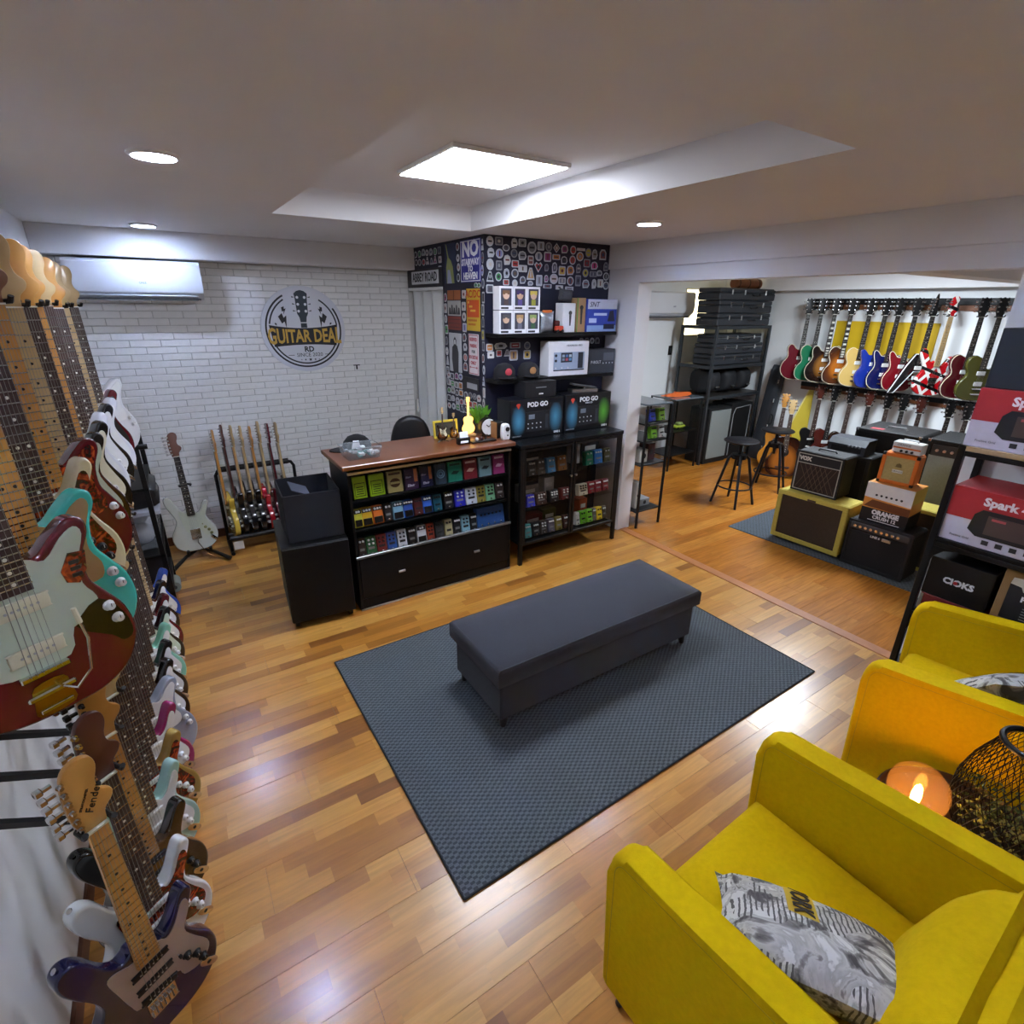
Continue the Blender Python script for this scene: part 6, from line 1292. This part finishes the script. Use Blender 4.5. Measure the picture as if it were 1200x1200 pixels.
a=amp('guitar_amplifier','wide black amplifier with silver grille behind the orange stack',5.2,1.42,RZ0,.56,.98,.5,TOLEX,SILV,R(4),topstrip=.1); corners(a,.56,.98,.3); MB().box(-.24,.24,.002,.0115,.85,.94).build('control_panel',flat('2a2c2e'),a); strap(a,.08,.15,.981,STEEL)
for k in range(8): c=MB(); c.cyl((-.2+k*.05,.002,.895),(-.2+k*.05,-.014,.895),.011,n=9); c.build('knob',STEEL,a)
a=amp('guitar_amplifier','low black amplifier beside the yellow tweed amplifier',4.82,1.08,RZ0,.3,.74,.3,TOLEX,mat('black_grille'),R(2)); MB().rbox(-.13,.13,.03,.26,.74,.746,.002).build('glossy_top',mat('glossy_black','23282a',.08,var=.1),a)
# stools
def stool(x,y,rz,label):
    s=thing('bar_stool',label,'stool',(x,y,0),rz,'black industrial stools')
    ST=mat('stool_iron','17161a',.4,metal=.4,var=.1)
    MB().lathe([(1e-6,.672),(.15,.672),(.172,.68),(.175,.69),(.165,.697),(1e-6,.69)],32).build('seat',ST,s)
    b=MB(); b.cyl((0,0,.42),(0,0,.672),.016,n=12); b.build('screw_post',ST,s); b=MB(); b.lathe([(1e-6,.5),(.075,.5),(.075,.545),(1e-6,.545)],20); b.build('hub',ST,s)
    for k in range(4):
        a=PI/4+k*PI/2; b=MB(); b.tube([(.06*math.cos(a),.06*math.sin(a),.545),(.10*math.cos(a),.10*math.sin(a),.5),(.215*math.cos(a),.215*math.sin(a),0)],[.014,.015,.013],8); b.build('leg',ST,s)
    b=MB(); b.tube([(.172*math.cos(2*PI*i/32),.172*math.sin(2*PI*i/32),.2) for i in range(32)],.008,6,True); b.build('foot_ring',ST,s)
stool(4.905,3.185,R(0),'black industrial bar stool nearer the doorway column')
stool(5.70,3.28,R(22),'black industrial bar stool nearer the acoustic guitars')
# display cabinets by the column
def display(label,x0,x1,y0,y1,h,glass_from,shelves):
    d=thing('display_cabinet',label,'cabinet',((x0+x1)/2,y0,0)); w=(x1-x0)/2; dp=y1-y0
    for x in (-w,w-.02):
        for y in (0,dp-.02): MB().rbox(x,x+.02,y,y+.02,0,h-.015,.002).build('leg',BLACKM,d)
    MB().rbox(-w,w,0,dp,h-.015,h,.002).build('top_panel',mat('grey_glass_top','5a6268',.15,var=.03),d)
    for z in shelves: MB().rbox(-w+.001,w-.001,.021,dp-.021,z-.014,z,.001).build('shelf',BLACKM,d)
    MB().box(-w+.02,w-.02,.008,.011,glass_from,h-.016).build('glass_front',GLASS,d); MB().box(w-.012,w-.008,.021,dp-.021,glass_from,h-.016).build('glass_side',GLASS,d)
    return d
display('tall black display stand with glass top section beside the doorway column',3.50,3.82,3.215,3.75,1.175,.84,(.165,.62,.84,1.0))
display('low black display cabinet with glass front under the wall air conditioner',5.2,5.72,4.345,4.75,.915,.5,(.2,.5))
GP='pedals in the display stand by the column'
for x,z,c_,lb in ((3.62,1.0005,'2f3fa0','blue and red pedal on the upper glass shelf of the display stand'),(3.74,1.0005,'8cc23a','lime pedal on the upper glass shelf of the display stand'),(3.66,.8405,'7ab82e','green pedal on the lower glass shelf of the display stand'),(3.76,.8405,'c9ccd0','white pedal on the lower glass shelf of the display stand')): pedal(lb,GP,x,3.25,z,.075,.11,c_,'plate',3,'202020')
for x,y,z,w,h,c_,lb in ((3.6,3.3,.6205,.1,.12,'c8c6bc','cream boxed speaker on the middle shelf of the display stand'),(3.72,3.32,.6205,.09,.16,'3a1a20','dark red boxed pedal on the middle shelf of the display stand'),(3.58,3.3,.1655,.06,.26,'a8a49a','pale carton standing on the bottom shelf of the display stand'),(3.70,3.32,.1655,.13,.07,'8a8c8e','grey carton lying on the bottom shelf of the display stand')):
    c=thing('product_box',lb,'box',(x,y,z),0,'boxes in the display stand'); MB().rbox(-w/2,w/2,0,.12,0,h,.003).build('carton',flat(c_),c); k=MB(); k.cyl((0,-.0005,h*.5),(0,-.0018,h*.5),min(w,h)*.28,n=14); k.build('printed_circle',flat('1c1c1e'),c)
yt=thing('toy_car','yellow green toy inside the low display cabinet','toy',(5.5,4.5,.5005)); MB().rbox(-.09,.09,-.04,.04,.01,.045,.01).build('body',flat('a8b83a'),yt); MB().rbox(-.04,.05,-.035,.035,.045,.08,.012).build('cabin',flat('8a9a5a'),yt); 
for sx in (-.055,.055): b=MB(); b.cyl((sx,-.042,.014),(sx,.042,.014),.014,n=12); b.build('wheel',BLACKP,yt)
tg=thing('toy_blaster','orange toy blaster lying on the low display cabinet','toy',(5.42,4.5,.9155),R(-8)); b=MB(); b.prism([(-.2,.012),(-.05,.0),(.02,.0),(.17,.01),(.2,.03),(.17,.05),(0,.055),(-.05,.065),(-.08,.045),(-.2,.035)],-.02,.02); b.build('body',flat('d8642a',.4),tg); b=MB(); b.cyl((-.2,0,.024),(-.27,0,.024),.008,n=8); b.build('barrel',flat('d8642a',.4),tg)
# case rack
cr=thing('case_rack','grey metal rack stacked with black guitar cases under the window','rack',(5.78,4.33,0)); GM=mat('grey_angle_iron','3a3e42',.45,metal=.5,var=.06); CRW,CRD=1.12,.56
for x in (0,CRW-.035):
    for y in (0,CRD-.035): MB().rbox(x,x+.035,y,y+.035,0,1.755,.002).build('post',GM,cr)
for z in (.9,1.28,1.755): 
    MB().rbox(.036,CRW-.036,.005,.02,z-.04,z,.002).build('beam',GM,cr); MB().rbox(.036,CRW-.036,CRD-.02,CRD-.005,z-.04,z,.002).build('beam',GM,cr)
    for x in (.004,CRW-.019): MB().rbox(x,x+.015,.036,CRD-.036,z-.04,z,.002).build('side_beam',GM,cr)
    MB().box(.036,CRW-.036,.02,CRD-.02,z-.012,z).build('deck',flat('2a2622'),cr)
CASE=mat('black_case_vinyl','2a2d32',.45,var=.1,scale=20,bump=.3,bscale=250)
def case(label,x0,x1,z0,z1,trim=False,y=4.315,d=.33):
    c=thing('guitar_case',label,'guitar case',((x0+x1)/2,y,z0),0,'guitar cases on the rack'); w=(x1-x0)/2; h=z1-z0
    MB().rbox(-w,w,0,d,0,h*.62,.012).build('case_bottom',CASE,c); MB().rbox(-w,w,0,d,h*.63,h,.012).build('case_lid',CASE,c)
    if trim: MB().rbox(-w+.01,w-.01,-.002,.01,h*.6,h*.66,.001).build('metal_trim',STEEL,c)
    for k in (-.6,-.15,.62): MB().rbox(w*k-.014,w*k+.014,-.006,.004,h*.45,h*.85,.002).build('latch',CHROME,c)
    b=MB(); b.tube([(w*.1,-.004,h*.5),(w*.12,-.025,h*.4),(w*.36,-.025,h*.4),(w*.38,-.004,h*.5)],.007,6); b.build('handle',BLACKP,c)
case('black guitar case topmost on the rack pile',5.72,6.83,2.052,2.19); case('black guitar case second from the top of the rack pile',5.74,6.80,1.905,2.05); case('black guitar case directly on the rack top',5.74,6.80,1.758,1.902)
case('slim black case with steel trim topmost on the middle shelf',5.86,6.76,1.545,1.655,True,y=4.36); case('long black case with steel trim in the middle of the middle shelf',5.83,6.82,1.415,1.542,True,y=4.36); case('black case directly on the middle shelf',5.83,6.82,1.2835,1.412,y=4.36)
br_=thing('hand_drum','brown wooden drum lying on the pile of cases','drum',(6.45,4.5,2.192)); b=MB(); b.cyl((-.25,0,.06),(.25,0,.06),.06,n=24); b.build('shell',mat('drum_wood','6a3a1c',.35,var=.2,scale=10),br_)
for x in (-.2,0,.2): b=MB(); b.cyl((x-.008,0,.06),(x+.008,0,.06),.0625,n=24); b.build('hoop',flat('2a1a10'),br_)
for i,(x,w,z,lb) in enumerate(((6.0,.26,.9005,'folded black gig bag at the left of the lower shelf'),(6.32,.3,.9005,'folded black gig bag in the middle of the lower shelf'),(6.64,.28,.9005,'folded black gig bag at the right of the lower shelf'))):
    g=thing('gig_bag',lb,'gig bag',(x,4.58,z),0,'gig bags on the lower shelf'); b=MB(); pillow(b,w*.98,.34,.40,12); b.v=[Vector((v.x,v.y,v.z*.95+.17)) for v in b.v]; b.build('bag',mat('black_nylon','16171a',.7,var=.25,scale=16,bump=.6,bscale=30),g,ang=80); MB().rbox(-.03,.03,-.222,-.2,.1,.115,.002).build('buckle',STEEL,g)
fc=thing('flight_case','grey panelled amplifier cover leaning in the rack base','case',(6.09,4.31,.002)); MB().rbox(-.23,.23,.012,.32,.0,.74,.006).build('cabinet',TOLEX,fc); MB().rbox(-.2,.2,0,.0125,.07,.71,.003).build('grey_grille',mat('grey_sparkle','7c8280',.6,var=.12,scale=70),fc); b=MB(); b.tube([(-.08,.15,.74),(-.07,.15,.765),(.07,.15,.765),(.08,.15,.74)],.008,6); b.build('handle',BLACKP,fc)
sc_=thing('speaker_cabinet','black speaker cabinet with rounded white piping in the rack base','speaker',(6.58,4.34,.002)); MB().rbox(-.22,.22,.01,.34,0,.76,.006).build('cabinet',TOLEX,sc_); b=MB(); b.tube([(-.18,.008,.05),(-.18,.008,.62),(-.14,.008,.7),(.18,.008,.72),(.18,.008,.05)],.006,6); b.build('white_piping',flat('8a8c8e'),sc_)
for i,(x,t,lb) in enumerate(((6.955-.02,8,'black upright guitar case with chrome latches leaning at the rack end'),)):
    u=thing('guitar_case',lb,'guitar case',(6.90-.06,4.14,.003),0,'upright guitar cases'); u.rotation_euler=(R(4),0,0); b=MB(); b.rprism(smooth_outline([(-.1,0),(.08,0),(.09,.3),(.07,.6),(.05,1.2),(-.05,1.2),(-.08,.6),(-.1,.3)],3),-.05,.11,.012); b.build('shell',CASE,u)
    for z in (.15,.45,.8,1.05): MB().rbox(-.1,-.07,-.056,-.046,z,z+.05,.003).build('latch',CHROME,u)
    b=MB(); b.tube([(-.05,-.05,.5),(-.05,-.08,.52),(-.05,-.08,.62),(-.05,-.05,.64)],.007,6); b.build('handle',BLACKP,u)
# guitar wall of the second room
for z0,z1,y0,y1,lb in ((1.96,2.08,1.3,3.86,'long black hanging rail of the upper guitar row in the second room'),(.995,1.09,1.3,3.80,'long black hanging rail of the lower guitar row in the second room')):
    t=thing('hanging_rail',lb,'rail',(XF,0,z0)); MB().rbox(-.03,-.001,y0,y1,(z1-z0)*.45,z1-z0,.003).build('black_board',BLACK,t); MB().rbox(-.02,-.001,y0,y1,0,(z1-z0)*.45,.003).build('wood_board',mat('rail_wood','6a3f22',.5,var=.15,scale=12),t)
yb=thing('wall_panel','yellow board behind the guitars of the second room','panel',(XF,3.0,1.465)); MB().rbox(-.012,-.001,-.53,.53,0,.37,.002).build('board',mat('yellow_board','c2a00c',.6,var=.04),yb); MB().rbox(-.013,-.011,-.53,-.526,0,.37,.0005).build('edge_tape',flat('9a7c0a'),yb)
A2=R(-42); GU='guitars in the upper row of the second room'; XW=6.74
CB=flat('d8d0b4')
U2=[(3.79,'semi','dark red hollow body guitar at the end of the upper row',gloss('5a101c'),dict(head='g',bind=CB)),
 (3.64,'lesp','green single cut guitar in the upper row',gloss('1f6a48'),dict(head='g',bind=CB)),
 (3.48,'semi','black edged sunburst hollow body guitar in the upper row',burst('burst_tobacco','8a5a24','2a160c'),dict(head='g',bind=CB,inlay='block')),
 (3.30,'lesp','amber brown single cut guitar in the upper row',burst('burst_amber','a8601c','5a2c10','3a1c0c'),dict(head='g',bind=CB,inlay='block')),
 (3.105,'lesp','pale gold single cut guitar in the upper row',gloss('c9a860'),dict(head='g',bind=CB)),
 (2.945,'double','royal blue double cut guitar in the upper row',gloss('1a2f8a'),dict(head='g')),
 (2.82,'double','midnight blue double cut guitar in the upper row',gloss('10184a'),dict(head='g',bind=CB)),
 (2.655,'double','cherry red double cut guitar in the upper row',gloss('70101a'),dict(head='g',bind=CB)),
 (2.50,'vee','black pointed wing guitar with white edges in the upper row',gloss('0e0e10'),dict(head='s',bind=flat('dcdcdc'),board=EBONY,headm=BLACKP)),
 (2.345,'strat','red guitar with white and black stripes in the upper row',STRIPE,dict(head='f',board=MAPLEB,headm=STRIPE,pk='h',pickm=BLKP)),
 (2.10,'lesp','wine red single cut guitar with cream pickguard in the upper row',gloss('4a0d16'),dict(head='g',bind=CB,guard=flat('c9b878'))),
 (1.965,'lesp','olive green single cut guitar beside the shelf rack in the upper row',gloss('4a4a1c'),dict(head='g'))]
for i,(y,k,lb,bm,kw) in enumerate(U2):
    kw=dict(kw); kw.setdefault('board',EBONY); kw.setdefault('neckm',MAHOG); kw.setdefault('headm',BLACKP)
    g_=guitar(k,lb,GU,(XW,y,1.905-NUT*1.02),A2+R((i*29)%7-3),bm,detail=1,scale=1.02,**kw)
    hanger((XF-.019,y+.02,1.985),-PI/2,g_.location,g_.rotation_euler.z,1.905,'hanger holding the '+lb.split(' in the')[0].split(' beside')[0].split(' at the')[0],'hangers of the second room',1.02)
GL2='guitars in the lower row of the second room'
LW=[(3.45,'tele','black',BLACKP),(3.28,'lesp','mahogany red',gloss('4a1a14')),(3.095,'lesp','dark brown',gloss('2a1810')),(2.89,'semi','black bound',gloss('101012')),(2.70,'double','dark olive',gloss('2a2c18')),(2.545,'lesp','deep blue',gloss('14204a')),(2.38,'semi','tobacco',gloss('4a2a14')),(2.12,'strat','charcoal',gloss('26282c')),(1.97,'strat','natural',gloss('7a5a34'))]
for i,(y,k,cn_,bm) in enumerate(LW):
    lb=cn_+' guitar in the lower row behind the amplifiers'
    g_=guitar(k,lb,GL2,(XW+.02,y,.93-NUT),A2+R((i*31)%7-3),bm,detail=1,head='g',board=EBONY if i%2 else ROSE,neckm=MAHOG,headm=BLACKP if i%3 else MAHOG)
    hanger((XF-.019,y+.02,1.015),-PI/2,g_.location,g_.rotation_euler.z,.93,'hanger holding the '+cn_+' guitar of the lower row','hangers of the second room')
# acoustic guitars left of the lower row
guitar('acou','orange yellow acoustic guitar standing below the red hollow body guitar','acoustic guitars',(6.46,3.70,.02),0,gloss('b8761c'),board=ROSE,neckm=MAPLE,head='g',detail=1,name='acoustic_guitar',rot=(R(-9),0,R(-62)),scale=1.02)
guitar('acou','brown sunburst acoustic guitar standing beside the orange yellow one','acoustic guitars',(6.22,3.44,.02),0,burst('burst_acoustic','9a5a20','3a1a0c','1a0a06',.1,.24),board=ROSE,neckm=MAPLEB,head='g',detail=1,name='acoustic_guitar',rot=(R(-7),0,R(-50)),scale=1.0)
yg=thing('display_board','tall yellow triangular board leaning on the wall behind the acoustic guitars','board',(6.80,3.74,.002),-PI/2+R(20)); b=MB(); b.prism([(-.2,0),(.2,0),(.16,1.0),(.1,1.0)],0,.02); b.build('board',mat('pale_yellow_board','c9b23a',.4,var=.05),yg); yg.rotation_euler=(R(-4),0,-PI/2+R(20)); b=MB(); b.prism([(-.19,.002),(-.17,.002),(.11,.99),(.1,1.0)],-.003,0); b.build('edge_highlight',flat('ddd28a'),yg)  # highlight along the left edge of the board painted as a paler strip
sw_=thing('light_switch','small black switch on the white wall of the second room','switch',(5.80,5.05,1.425)); MB().rbox(-.035,.035,-.01,-.001,-.06,.06,.003).build('plate',BLACKP,sw_); MB().rbox(-.012,.012,-.014,-.01,-.03,.03,.002).build('rocker',flat('3a3c40'),sw_)
